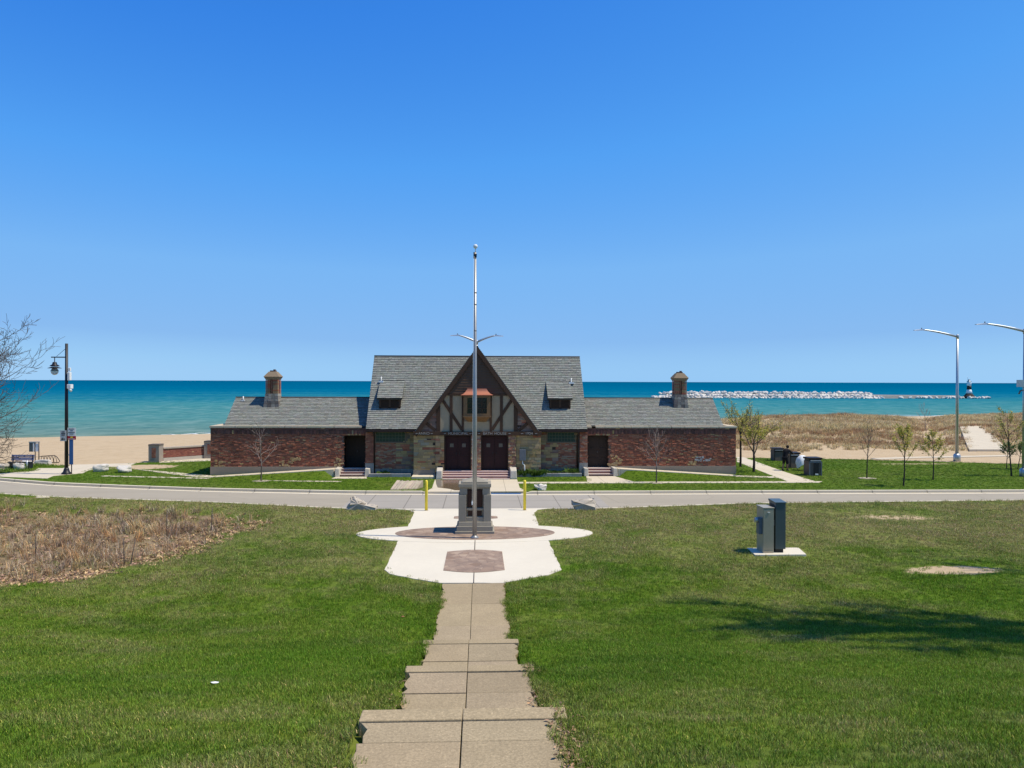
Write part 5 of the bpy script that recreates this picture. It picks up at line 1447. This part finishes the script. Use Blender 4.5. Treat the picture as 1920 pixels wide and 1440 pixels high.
# ------------------------------------------------------------------ trees
def tree_mesh(seed, H, clear, r0, spread, limbs, levels, rmin, leader=True, up=.55, leafn=0, leafsz=.05, kids=(4,6), droop=0.0, stems=1, lean=0.0, leafmat=None, leaf_low=0.0):
    """trunk, crown of tapering limbs and twigs, and (optionally) small leaves at the twigs"""
    rng = random.Random(seed)
    T, K, Lf = MB(), MB(), MB()
    tips = []
    def limb(p, d, L, r, lev, mb):
        n = 5 if lev > 0 else 4
        pts = [p.copy()]; dirs = []; q = p.copy(); dd = d.copy()
        for i in range(n):
            w = .13 if lev < levels else .08
            dd = (dd+Vector((rng.gauss(0,w), rng.gauss(0,w), rng.gauss(0,w)+up*.16-droop*.18))).normalized()
            q = q+dd*L/n; pts.append(q.copy()); dirs.append(dd.copy())
        r1 = max(rmin*.75, r*.42)
        rad = [r+(r1-r)*i/n for i in range(n+1)]
        mb.tube(pts, rad, 6 if r > .03 else (4 if r > .012 else 3), cap=False)
        if lev <= 0:
            tips.extend(pts[1:]); return
        if lev == 1: tips.extend(pts[2:])
        nk = rng.randint(*kids)
        for i in range(nk):
            t = .22+.78*(i+rng.random()*.8)/nk; t = min(t, .99)
            k = min(int(t*n), n-1); f = t*n-k; c = pts[k].lerp(pts[k+1], f)
            a = rng.uniform(.35, .85)*spread; az = rng.uniform(0, 2*pi)
            o1 = dirs[k].orthogonal().normalized(); o2 = dirs[k].cross(o1)
            nd = (dirs[k]*cos(a)+(o1*cos(az)+o2*sin(az))*sin(a)).normalized()
            limb(c, nd, L*rng.uniform(.38,.66)*(1.15-.5*t), max(rmin, rad[k]*.55), lev-1, mb)
        limb(pts[-1], dirs[-1], L*.45, max(rmin, r1), lev-1, mb)
    for sI in range(stems):
        a0 = 2*pi*sI/max(stems,1)+rng.random()
        ld = Vector((0,0,1)) if stems == 1 else Vector((cos(a0)*.45, sin(a0)*.45, 1)).normalized()
        ld = (ld+Vector((lean,0,0))).normalized()
        top = H*.92 if leader else clear+ (H-clear)*.25
        n = 9; pts = [Vector((0,0,-.15))]; q = Vector((0,0,-.15)); d = ld.copy()
        for i in range(n):
            d = (d+Vector((rng.gauss(0,.035), rng.gauss(0,.035), .04))).normalized(); q = q+d*((top+.15)/n); pts.append(q.copy())
        rad = [r0*(1.25 if i == 0 else 1.0)*(1-(.80 if leader else .45)*i/n) for i in range(n+1)]
        kc = max(2, int(round(n*min(1, (clear+.15)/(top+.15)))))
        T.tube(pts[:kc+1], rad[:kc+1], 9, cap=False); K.tube(pts[kc:], rad[kc:], 7, cap=False)
        for i in range(limbs):
            t = (i+.6*rng.random())/limbs; f = kc+t*(n-kc-.01); k = int(f); c = pts[k].lerp(pts[min(k+1,n)], f-k)
            az = i*2.4+rng.uniform(-.5,.5)+sI; el = rng.uniform(.55, 1.05)*spread
            nd = Vector((sin(el)*cos(az), sin(el)*sin(az), cos(el)))
            L = (H-clear)*rng.uniform(.42,.62)*(1.1-.65*t if leader else 1.0)
            limb(c, nd, L, max(rmin, rad[k]*.55), levels-1, K)
    if leafn and tips:
        for i in range(leafn):
            p = rng.choice(tips)
            if leaf_low and p.z > H*leaf_low and rng.random() < .8: continue
            p = p+Vector((rng.gauss(0,.05), rng.gauss(0,.05), rng.gauss(0,.05)))
            u = Vector((rng.gauss(0,1), rng.gauss(0,1), rng.gauss(0,1))).normalized(); w = u.orthogonal().normalized()
            e = leafsz*rng.uniform(.6,1.4); g = rng.uniform(.6,1.35); Lf.col = (g*rng.uniform(.85,1.2), g, g*.9)
            Lf.poly([p-u*e, p+w*e*.45, p+u*e, p-w*e*.45])
    return T, K, Lf
def tree(name, label, x, y, z, bark, twig, group=None, leafmat=None, ring=0.0, rot=0.0, cat='tree', **kw):
    t = thing(name, label, cat, (x,y,z), group); t.rotation_euler = (0,0,rot)
    T, K, Lf = tree_mesh(leafn=kw.pop('leafn', 0), **kw)
    T.build('trunk', M[bark], t, local=True); K.build('crown', M[twig], t, local=True)
    if Lf.f: Lf.build('leaves', M[leafmat], t, local=True)
    if ring:
        m = MB(); rg = random.Random(kw['seed']); n = 28
        P = [(ring*(1+rg.uniform(-.12,.12))*cos(2*pi*k/n), ring*.8*(1+rg.uniform(-.12,.12))*sin(2*pi*k/n)) for k in range(n)]
        m.prism(P, -.03, .025); m.build('mulch_ring', M['mulch'], t, local=True)
    return t
YG = 'young trees on the grass by the bathhouse'
tree('young_tree', 'bare young tree in a wood chip ring before the left brick wing', -12.86, 45.15, 0, 'bark', 'bark_pale', YG, None, .5, seed=5, H=3.35, clear=1.0, r0=.045, spread=.95, limbs=11, levels=2, rmin=.0075, up=.25)
tree('young_tree', 'bare pinkish young tree in a wood chip ring before the right brick wing', 10.63, 43.85, 0, 'bark', 'bark_pale', YG, None, .45, seed=8, H=3.3, clear=1.0, r0=.04, spread=.85, limbs=14, levels=2, rmin=.0065, up=.35, kids=(4,7))
tree('budding_tree', 'dark trunked budding tree nearest the right end of the bathhouse', 18.64, 52.2, 0, 'bark_dark', 'bark', YG, 'leaf_bud', 0, seed=14, H=4.9, clear=2.0, r0=.085, spread=.85, limbs=9, levels=3, rmin=.009, leader=False, up=.55, leafn=1500, leafsz=.05, kids=(3,5))
tree('budding_tree', 'spreading yellow green budding tree forking low beside the walk', 18.45, 49.1, 0, 'bark_dark', 'bark', YG, 'leaf_bud', 0, seed=22, H=4.9, clear=1.15, r0=.095, spread=.98, limbs=7, levels=3, rmin=.009, leader=False, up=.5, leafn=3600, leafsz=.055, kids=(4,6), leaf_low=.62)
tree('young_tree', 'bare fan shaped sapling in a pale chip ring right of the litter bins', 24.36, 45.7, 0, 'bark_dark', 'bark', YG, None, .52, seed=31, H=3.1, clear=1.15, r0=.042, spread=.62, limbs=10, levels=2, rmin=.0075, up=.7)
tree('budding_tree', 'leafing young tree closest to the kerb, third from the right edge', 24.68, 42.2, 0, 'bark_dark', 'bark_dark', YG, 'leaf_bud', 0, seed=37, H=3.4, clear=1.25, r0=.05, spread=.7, limbs=9, levels=2, rmin=.009, up=.55, leafn=1100, leafsz=.06)
tree('budding_tree', 'low spreading leafing young tree just left of the farther silver lamp', 28.12, 44.9, 0, 'bark_dark', 'bark', YG, 'leaf_bud', 0, seed=41, H=2.9, clear=1.2, r0=.045, spread=.9, limbs=9, levels=2, rmin=.0075, up=.4, leafn=1000, leafsz=.06)
tree('budding_tree', 'tall sparse young tree with dark straight stem beside the right edge lamp', 34.35, 46.6, 0, 'bark_dark', 'bark_dark', YG, 'leaf_bud', 0, seed=47, H=4.2, clear=1.3, r0=.05, spread=.95, limbs=10, levels=2, rmin=.009, up=.3, leafn=700, leafsz=.06)
tree('small_tree', 'small green leafed tree behind the tall sparse one, left of its pair', 36.98, 50.7, 0, 'bark_dark', 'bark', YG, 'leaf_green', 0, seed=53, H=1.85, clear=.65, r0=.035, spread=.95, limbs=9, levels=2, rmin=.007, up=.3, leafn=900, leafsz=.055)
tree('small_tree', 'small green leafed tree behind the tall sparse one, right of its pair', 37.5, 50.3, 0, 'bark_dark', 'bark', YG, 'leaf_green', 0, seed=59, H=1.95, clear=.7, r0=.035, spread=.95, limbs=9, levels=2, rmin=.007, up=.3, leafn=800, leafsz=.055)
p = at(1737, 812, 0.6)
tree('sapling', 'thin pale sapling rising from the dune grass against the lake', p.x, p.y, zfar(p.x, p.y), 'bark_pale', 'bark_pale', None, None, 0, seed=61, H=3.6, clear=1.2, r0=.035, spread=.7, limbs=9, levels=2, rmin=.008, up=.5)
bt = tree('bare_tree', 'large bare many stemmed tree reaching in at the left edge', -25.3, 33.0, 0, 'bark', 'bark', None, None, 0, seed=71, H=8.6, clear=.10, r0=.10, spread=1.22, limbs=24, levels=4, rmin=.0085, up=.30, kids=(4,6), stems=5)
_cr = [c for c in bt.children if c.name.startswith('crown')][0]
_co = np.empty(len(_cr.data.vertices)*3, np.float32); _cr.data.vertices.foreach_get('co', _co); _co = _co.reshape(-1, 3)
bt.location.x = -21.45-float(np.percentile(_co[:,0], 97.5))      # its outer twigs just reach over the road's bend
bt.scale.z = 11.0/float(_co[:,2].max())
tree('shade_tree', 'tall narrow tree beyond the right edge shading the lawn', 24.0, 13.4, 1.0, 'bark', 'bark', 'trees shading the lawn', 'leaf_green', 0, seed=81, H=26.0, clear=9.5, r0=.26, spread=.34, limbs=26, levels=3, rmin=.03, up=.5, kids=(4,6), leafn=4200, leafsz=.20)
tree('shade_tree', 'second tall tree beyond the right edge casting a thin shadow', 26.0, 21.3, 0.0, 'bark', 'bark', 'trees shading the lawn', None, 0, seed=83, H=19, clear=9, r0=.16, spread=.30, limbs=9, levels=2, rmin=.03, up=.6)

# ------------------------------------------------------------------ breakwater, pier and light
rng = random.Random(77)
protos = []
for k in range(6):
    mb = MB(); blob(mb, (0,0,0), (1.25,1.05,.95), rng, 9, .30, .45)
    protos.append(mb.mesh('rock', M['rock_far']))
xa, xb, yb = aty(1222,740,367).x, aty(1652,740,367).x, 367.0
n = 0; x = xa
RLAB = 'white limestone boulder piled among its like in the breakwater across the lake'
def rock(x, y, z, s_):
    o = bpy.data.objects.new('breakwater_rock', protos[rng.randrange(6)]); C.objects.link(o)
    o.location = (x, y, z); o.rotation_euler = (rng.uniform(-.5,.5), rng.uniform(-.5,.5), rng.uniform(0,6.28)); o.scale = (s_*rng.uniform(.8,1.25), s_*rng.uniform(.8,1.2), s_*rng.uniform(.75,1.15))
    return tag(o, RLAB, 'rock', 'boulders of the breakwater')
while x < xb:
    t = (x-xa)/(xb-xa); e = min(1, min(t, 1-t)*9+.25)
    rock(x+rng.uniform(-.4,.4), yb-2.2+rng.uniform(-.5,.5), -1.85, rng.uniform(.8,1.15))
    rock(x+.8+rng.uniform(-.4,.4), yb-.6+rng.uniform(-.5,.5), -1.85+1.15*e, rng.uniform(.8,1.2)*(.6+.4*e))
    if e > .6: rock(x+rng.uniform(-.5,.5), yb+.8, -.35+1.05*e*rng.uniform(.7,1), rng.uniform(.75,1.2)*(.5+.5*e))
    x += 1.62
x = xb
while x < aty(1848,740,372).x:
    f = (x-xb)/(aty(1848,740,372).x-xb)
    if rng.random() < (.2 if f < .3 else .9): rock(x, yb+.4+rng.uniform(-.5,.5), -1.6, rng.uniform(.7,1.05))
    x += 1.7
m = MB(); m.hexa([(xb-6,yb+.5,-4),(aty(1800,740,370).x,yb+2,-4),(aty(1800,740,370).x,yb+6,-4),(xb-6,yb+6,-4)], [(xb-6,yb+1.5,-.20),(aty(1800,740,370).x,yb+3,-.55),(aty(1800,740,370).x,yb+6,-.55),(xb-6,yb+6,-.20)])
tag(m.build('pier', M['pier'], bevel=.1), 'long low tan concrete pier running from the breakwater to the light', 'pier')
lp = aty(1817, 739, 372)
lh = thing('lighthouse', 'small white lighthouse with a dark band at the pier end', 'lighthouse', (lp.x, 372, -2))
m = MB(); m.lathe(0, 0, [(3.1,-1),(2.9,.9),(2.3,1.5),(1.5,2.4),(.95,3.0)], 14); m.build('base', M['bark_dark'], lh, local=True)
m = MB(); m.lathe(0, 0, [(1.5,2.6),(1.25,3.6),(1.05,4.6)], 14); m.build('tower', M['white'], lh, local=True)
m = MB(); m.lathe(0, 0, [(1.07,4.6),(1.05,6.5)], 14); m.build('dark_band', M['bin_lid'], lh, local=True)
m = MB(); m.lathe(0, 0, [(1.03,6.5),(1.0,8.7)], 14); m.build('upper_tower', M['white'], lh, local=True)
m = MB(); m.lathe(0, 0, [(1.15,8.7),(1.15,8.85),(.45,8.9),(.45,9.6),(.5,9.65),(.1,9.9)], 12); m.build('lantern', M['galv'], lh, local=True)
m = MB(); m.cyl(-.7, 0, 8.8, 11.2, .07, 5); m.build('antenna', M['galv'], lh, local=True)

# ------------------------------------------------------------------ plants beside the bathhouse
rng = random.Random(91)
def leaf_clump(name, label, x, y, w_, h, n, mat, seed):
    r = random.Random(seed); mb = MB()
    for i in range(n):
        a = r.uniform(0, 6.28); q = math.sqrt(r.random())*w_*.5; L = h*r.uniform(.5,1.1)
        p = Vector((q*cos(a), q*sin(a)*.5, r.random()*h*.4)); d = Vector((cos(a)*.5+r.gauss(0,.3), sin(a)*.5+r.gauss(0,.3), 1)).normalized(); sd = d.orthogonal().normalized()
        g = r.uniform(.55,1.5); mb.col = (g, g, g*.9)
        mb.poly([p, p+d*L*.45+sd*L*.16, p+d*L*.85+Vector((cos(a),sin(a),-.6))*L*.15, p+d*L*.45-sd*L*.16])
    o = mb.build(name, M[mat]); o.location = (x, y, 0)
    return tag(o, label, 'plant', 'leafy plants in the bed by the doors')
leaf_clump('leafy_plant', 'bushy green plant in the bed under the utility box', 2.85, 47.05-.02, .7, .50, 240, 'leaf_green', 1)
leaf_clump('leafy_plant', 'large leaved bright green plant right of the utility box pipe', 3.75, 47.0, .9, .50, 300, 'leaf_green', 2)
leaf_clump('leafy_plant', 'low green plant in the middle of the bed', 4.75, 47.35, 1.0, .38, 220, 'leaf_green', 3)
leaf_clump('leafy_plant', 'dark green plant in the bed beside the right downspout', 5.95, 47.4, .7, .48, 200, 'leaf_green', 4)
leaf_clump('leafy_plant', 'small green plant in the bed left of the double doors', -5.9, 47.4, .6, .34, 130, 'leaf_green', 5)

# ------------------------------------------------------------------ grass, dune grass, planted bed, fallen leaves
def scatter(name, me, protos, mat, seed, s0, s1, tilt, label=None):
    """one object: tufts set over a patch of ground at the patch's own density"""
    o = bpy.data.objects.new(name, me); C.objects.link(o); me.materials.append(mat)
    ng = bpy.data.node_groups.new(name, 'GeometryNodeTree')
    ng.interface.new_socket('Geometry', in_out='INPUT', socket_type='NodeSocketGeometry')
    ng.interface.new_socket('Geometry', in_out='OUTPUT', socket_type='NodeSocketGeometry')
    N = ng.nodes; Lk = ng.links.new
    gi = N.new('NodeGroupInput'); go = N.new('NodeGroupOutput')
    at_ = N.new('GeometryNodeInputNamedAttribute'); at_.data_type = 'FLOAT'; at_.inputs[0].default_value = 'dens'
    sc_ = N.new('GeometryNodeInputNamedAttribute'); sc_.data_type = 'FLOAT'; sc_.inputs[0].default_value = 'size'
    di = N.new('GeometryNodeDistributePointsOnFaces'); Lk(gi.outputs[0], di.inputs['Mesh']); Lk(at_.outputs[0], di.inputs['Density']); di.inputs['Seed'].default_value = seed
    jn = N.new('GeometryNodeJoinGeometry')
    for p in protos[::-1]:
        oi = N.new('GeometryNodeObjectInfo'); oi.inputs['Object'].default_value = p; oi.inputs['As Instance'].default_value = True
        Lk(oi.outputs['Geometry'], jn.inputs[0])
    ip = N.new('GeometryNodeInstanceOnPoints'); Lk(di.outputs['Points'], ip.inputs['Points']); Lk(jn.outputs[0], ip.inputs['Instance']); ip.inputs['Pick Instance'].default_value = True
    rv = N.new('FunctionNodeRandomValue'); rv.data_type = 'FLOAT_VECTOR'; rv.inputs[0].default_value = (-tilt,-tilt,0); rv.inputs[1].default_value = (tilt,tilt,6.28); Lk(rv.outputs[0], ip.inputs['Rotation'])
    rs = N.new('FunctionNodeRandomValue'); rs.data_type = 'FLOAT'; rs.inputs[2].default_value = s0; rs.inputs[3].default_value = s1; rs.inputs['Seed'].default_value = 3
    mu = N.new('ShaderNodeMath'); mu.operation = 'MULTIPLY'; Lk(rs.outputs[1], mu.inputs[0]); Lk(sc_.outputs[0], mu.inputs[1]); Lk(mu.outputs[0], ip.inputs['Scale'])
    Lk(ip.outputs[0], go.inputs[0])
    md = o.modifiers.new('scatter', 'NODES'); md.node_group = ng
    return kind(o, 'stuff')
def tuft(name, mat, seed, n, rad, h0, h1, w0, bend=.5, straw=.08, lean=.35, seg=2, strawcol=(2.5,1.5,3.6)):
    r = random.Random(seed); mb = MB()
    for i in range(n):
        a = r.uniform(0, 6.28); q = math.sqrt(r.random())*rad; p = Vector((q*cos(a), q*sin(a), -.01))
        H = r.uniform(h0, h1); b = r.uniform(0, 6.28); out = Vector((cos(b), sin(b), 0)); side = Vector((-sin(b), cos(b), 0))
        w_ = w0*r.uniform(.7, 1.3); g = r.uniform(.5, 1.25) if r.random() < .8 else r.uniform(1.4, 2.1)  # some blades get a much brighter colour as painted highlights
        mb.col = (g*strawcol[0], g*strawcol[1], g*strawcol[2]) if r.random() < straw else (g*r.uniform(.85,1.15), g, g*r.uniform(.8,1.2))
        l0 = r.uniform(0, lean); pm_ = p+(out*l0+Vector((0,0,1))).normalized()*H*.55; pt = pm_+(out*(l0+bend*r.random()*1.6)+Vector((0,0,.9))).normalized()*H*.5
        k = len(mb.v)
        mb.v.extend([tuple(p-side*w_), tuple(p+side*w_), tuple(pm_+side*w_*.75), tuple(pm_-side*w_*.75), tuple(pt)])
        mb.face([k, k+1, k+2, k+3]); mb.face([k+3, k+2, k+4])
    return bpy.data.objects.new(name, mb.mesh(name, M[mat]))
def patch(name, X, Y, Z, dens, size, keep):
    nx, ny = X.shape
    i = (np.arange(nx-1)[:,None]*ny+np.arange(ny-1)[None,:])
    f = np.stack([i, i+ny, i+ny+1, i+1], -1).reshape(-1, 4)
    d = dens.ravel()
    use = (d[f].max(1) > 0.01)
    f = f[use]
    u, inv = np.unique(f, return_inverse=True)
    v = np.stack([X, Y, Z], -1).reshape(-1, 3)[u]
    me = bpy.data.meshes.new(name); me.from_pydata(v.tolist(), [], inv.reshape(-1, 4).tolist())
    for k, q in (('dens', d[u]), ('size', size.ravel()[u])):
        a = me.attributes.new(k, 'FLOAT', 'POINT'); a.data.foreach_set('value', np.ascontiguousarray(q, dtype=np.float32))
    me.update()
    return me
# near lawn
def plaza(x, y, g=0.0):
    r = ((x/(4.64+g))**2+((y-29.42)/(1.74+g))**2) < 1
    r |= inpoly(x, y, [px(721,1069),px(731,1077),px(775,1086),px(826,1094),px(942,1094),px(984,1086),px(1028,1079),px(1053,1069),px(1028,1014),px(747,1014)])
    r |= inpoly(x, y, [px(765,988),px(777,961),px(766,957),px(738,954.5),px(738,948),px(1036,947),px(1036,953.5),px(1008,956),px(1001,962),px(1011,988)])
    return r
X, Y, Z = LX, LY, LZ
fr_ = sstep(-1.5, 0.0, Y*.78+6.5-np.abs(X-0.04*Y))*(Y > 3.4)
dn = np.interp(Y, [4,9,13,18,24,36], [230,190,130,85,52,34])
sz = np.interp(Y, [4,9,13,18,24,36], [.85,.95,1.1,1.3,1.55,1.8])
edge_ = np.where((np.abs(X) < .98) & (Y < 22.1), 0, 1.0)
PZ = plaza(X, Y)|plaza(X+.14, Y)|plaza(X-.14, Y)|plaza(X, Y+.14)|plaza(X, Y-.14)
BK = sstep(29, 33.5, Y+X*.12)
dn = dn*fr_*edge_*(1-PZ)*(1-np.clip(sand_near(X, Y)*1.3, 0, 1))*(1-(.93-.5*BK)*BEDF(X, Y))
dn *= 1-((X > 9.5) & (X < 11.75) & (Y > 25.1) & (Y < 26.45))
dn *= 1-sstep(0.25, 0.0, ynear(X)-Y)*.85
clump = fbm(X*.7, Y*.7, 21, 4); sz = sz*(.72+.62*clump); dn = dn*np.clip(.55+.9*clump, .4, 1.3)
gt_ = [tuft('grass_tuft', 'grass', k, 34, .075, .028, .068, .0026, .7, .07) for k in range(4)]
g1 = scatter('grass', patch('grass', X, Y, Z+.0, dn, sz, None), gt_, M['grass'], 7, .75, 1.25, .25)
# verge hiding the edges of the path
VX = []; rng = random.Random(6)
ys_ = np.arange(4.6, 22.2, .06)
vx = np.concatenate([np.linspace(-1.12,-.80,6), np.linspace(.80,1.12,6)])
Xv = np.repeat(vx[:,None], len(ys_), 1); Yv = np.repeat(ys_[None,:], 12, 0)
Zv = np.maximum(lawn_z(np.where(np.abs(Xv) < .99, np.sign(Xv)*.995, Xv), Yv), np.where(np.abs(Xv) < .99, stair(Yv)+.004, -9))
wv = fbm(Yv*1.1+np.sign(Xv)*50, Yv*0, 33, 4)
dv = 330*(np.abs(Xv) > 1.02-.62*np.clip(wv-.28, 0, .5))*np.interp(Yv, [4,10,22], [1,.9,.6])
dv[5:7,:] = 0
g2 = scatter('verge_grass', patch('verge_grass', Xv, Yv, Zv, dv, np.interp(Yv, [4,10,22], [.9,1.05,1.3]), None), gt_, M['grass'], 9, .7, 1.3, .35)
# dead leaves and crumbs along the path's edges
lt_ = []
for k in range(3):
    r = random.Random(100+k); mb = MB()
    for i in range(9):
        a = r.uniform(0,6.28); q = r.random()*.06; p = Vector((q*cos(a), q*sin(a), .004+r.random()*.015)); u = Vector((r.gauss(0,1), r.gauss(0,1), r.gauss(0,.35))).normalized(); w_ = u.cross(Vector((r.gauss(0,.3),r.gauss(0,.3),1))).normalized()
        e = r.uniform(.010,.024); g = r.uniform(.25,1.3); mb.col = (g, g*r.uniform(.8,1), g*r.uniform(.7,1)); mb.poly([p-u*e, p+w_*e*.55, p+u*e, p-w_*e*.55])
    lt_.append(bpy.data.objects.new('leaf_bits', mb.mesh('leaf_bits', M['litter'])))
dl_ = 110*(np.abs(np.abs(Xv)-.93) < .09)*np.clip(fbm(Yv*.8+np.sign(Xv)*9, Yv*0+3, 44, 3)-.42, 0, 1)*5*((Yv < 16.5))
dl_[5:7,:] = 0
g3 = scatter('leaf_litter', patch('leaf_litter', Xv, Yv, Zv, dl_, np.ones(Xv.shape), None), lt_, M['litter'], 12, .7, 1.5, .3)
# far lawn, up to the bathhouse and the beach
X, Y, Z = FX, FY, FZ
sb = (np.abs(X) < 17.0) & (Y > 46.8) & (Y < 56)
walks = [[(-2.7,46),(-2.7,40),(2.7,40),(2.7,46)], [(2.4,43.6),(20.6,43.6),(21,44.5),(2.4,44.5)], [px(1380,868),px(1380,856),px(1396,857),px(1476,886),px(1538,906),px(1482,905.5),px(1451,895)],
    [px(0,889),px(63,884),px(70,877),px(118,877),px(135,870.5),px(258,867.5),px(244,875),px(195,877),px(168,883),px(155,888.5),px(122,891.5),px(88,898.5),px(0,897)], [(-9,46),(-6.7,46),(-6.7,47),(-9,47)], [(6.6,44.3),(9.4,44.3),(8.9,47),(6.8,47)]]
df = 16.0*(Y < 60)*(1-np.clip(sand_far(X, Y)*1.4, 0, 1))*(1-sb)
for wk in walks: df = df*(1-inpoly(X, Y, wk))
df *= (np.abs(X-2) < Y*.74+2)*sstep(.25, .6, Y-yfar(X))
g4 = scatter('far_grass', patch('far_grass', X, Y, Z, df*1.3, 1.45+0*X, None), gt_, M['grass'], 17, .7, 1.2, .25)
# dune grass
du_ = [tuft('dune_tuft', 'dune', 200+k, 40, .24, .22, .62, .010, .9, .30, .55, strawcol=((.55,.42,.36),(1.35,1.3,1.2),(.62,.60,.40))[k % 3]) for k in range(5)]
dd_ = dune_mask(X, Y)*np.clip((fbm(X*.22, Y*.22, 51, 4)-.26)*4.5, 0.06, 1.0)*6.5*(X < 130)*(1-.9*np.exp(-((X-Y*.585-3)/2.6)**2)*(Y > 74))
ds_ = .55+.75*fbm(X*.13, Y*.13, 61, 4)+.25*sstep(72, 84, Y)
g5 = scatter('dune_grass', patch('dune_grass', X, Y, Z, dd_, ds_, None), du_, M['dune'], 23, .6, 1.25, .22)
# weeds among the stones at the car park
wd = 22*(ell(X, Y, -31.2, 53.4, 1.6, .5)+ell(X, Y, -31.8, 50.3, 2.2, .6))*(X < -28)
g6 = scatter('weeds', patch('weeds', X, Y, Z, wd, 3.4+0*X, None), gt_, M['grass'], 29, .6, 1.4, .3)
# planted bed: leaf litter, dry stems, russet brush
X, Y, Z = LX, LY, LZ
bd_ = BEDF(X, Y)*(np.abs(X) < Y*.72+3)
fe = 1-sstep(0.0, 3.2, Y-np.interp(X, [-22,-14.5,-11.6,-10.5,-10.3], [21.4,22.6,24.0,26.6,29.0]))
fe = np.maximum(fe, .8*(1-sstep(0, 2.2, -10.3-X)))
lb_ = []
for k in range(3):
    r = random.Random(300+k); mb = MB()
    for i in range(14):
        a = r.uniform(0,6.28); q = r.random()*.14; p = Vector((q*cos(a), q*sin(a), .01+r.random()*.06)); u = Vector((r.gauss(0,1), r.gauss(0,1), r.gauss(0,.5))).normalized(); w_ = u.cross(Vector((r.gauss(0,.5),r.gauss(0,.5),1))).normalized()
        e = r.uniform(.03,.065); g = r.uniform(.35,1.5); mb.col = (g, g*r.uniform(.8,1), g*r.uniform(.7,1.05)); mb.poly([p-u*e, p+w_*e*.6, p+u*e, p-w_*e*.6])
    lb_.append(bpy.data.objects.new('leaf_pile', mb.mesh('leaf_pile', M['litter'])))
g7 = scatter('bed_leaf_litter', patch('bed_leaf_litter', X, Y, Z, bd_*(6+34*fe), 1+0*X, None), lb_, M['litter'], 31, .6, 1.3, .3)
dr_ = [tuft('dry_tuft', 'dry', 400+k, (18,34,12,26)[k], (.12,.09,.15,.10)[k], .14, (.42,.55,.34,.48)[k], .0045, 1.0, .55, (.6,.3,.9,.5)[k], strawcol=((.42,.33,.34),(1.2,.9,.6),(.62,.70,.42),(.45,.36,.36))[k]) for k in range(4)]
g8 = scatter('dry_plants', patch('dry_plants', X, Y, Z, bd_*np.clip(1.15-fe, .12, 1)*19*np.clip((fbm(X*.5, Y*.5, 71, 4)-.28)*2.6, .15, 1.1), .65+.75*fbm(X*.35, Y*.35, 81, 3), None), dr_, M['dry'], 37, .55, 1.25, .3)
for i, (u0, v0, u1, v1) in enumerate(((312.6,1003,313.5,955),(233,1049,232,1009),(243,1046,254,1010),(67,1025,67.5,1003),(396,985,398,952))):
    a = at(u0, v0); b = aty(u1, v1, a.y)
    m = MB(); m.tube([(0,0,-.4),(b.x-a.x,0,b.z)], .016, 6)
    o = m.build('stake', M['bark']); o.location = (a.x, a.y, 0)
    tag(o, ('tall pale tipped stake in the dry planted bed, tallest of them', 'upright brown stake before the leaning one in the planted bed', 'leaning brown stake beside an upright one in the planted bed', 'short brown stake near the left edge of the planted bed', 'thin stake among the pale leaves at the right of the planted bed')[i], 'stake', 'stakes in the planted bed')
# odd litter on the lawn
def scrap(label, u, v, w_, d_, mat, z=None, name='paper_scrap', cat='litter'):
    q = at(u, v, 0)
    y = q.y
    for _ in range(30):
        zz = znear(at(u, v, 0).x*0+q.x, q.y); q = at(u, v, zz)
    m = MB(); r = random.Random(int(u)); n = 7
    P = [Vector((w_*(.7+.5*r.random())*cos(2*pi*k/n), d_*(.7+.5*r.random())*sin(2*pi*k/n), r.uniform(.01,.045))) for k in range(n)]
    for k in range(n): m.poly([(0,0,.05), tuple(P[k]), tuple(P[(k+1)%n])])
    o = m.build(name, M[mat]); o.location = (q.x, q.y, q.z+.035)
    sl2 = o.modifiers.new('thick', 'SOLIDIFY'); sl2.thickness = .003
    return tag(o, label, cat)
scrap('crumpled white paper scrap on the grass left of the steps', 403, 1290, .06, .03, 'white')
scrap('small orange leaf on the lawn left of the path', 755, 1161, .05, .03, 'copper', name='fallen_leaf', cat='leaf')
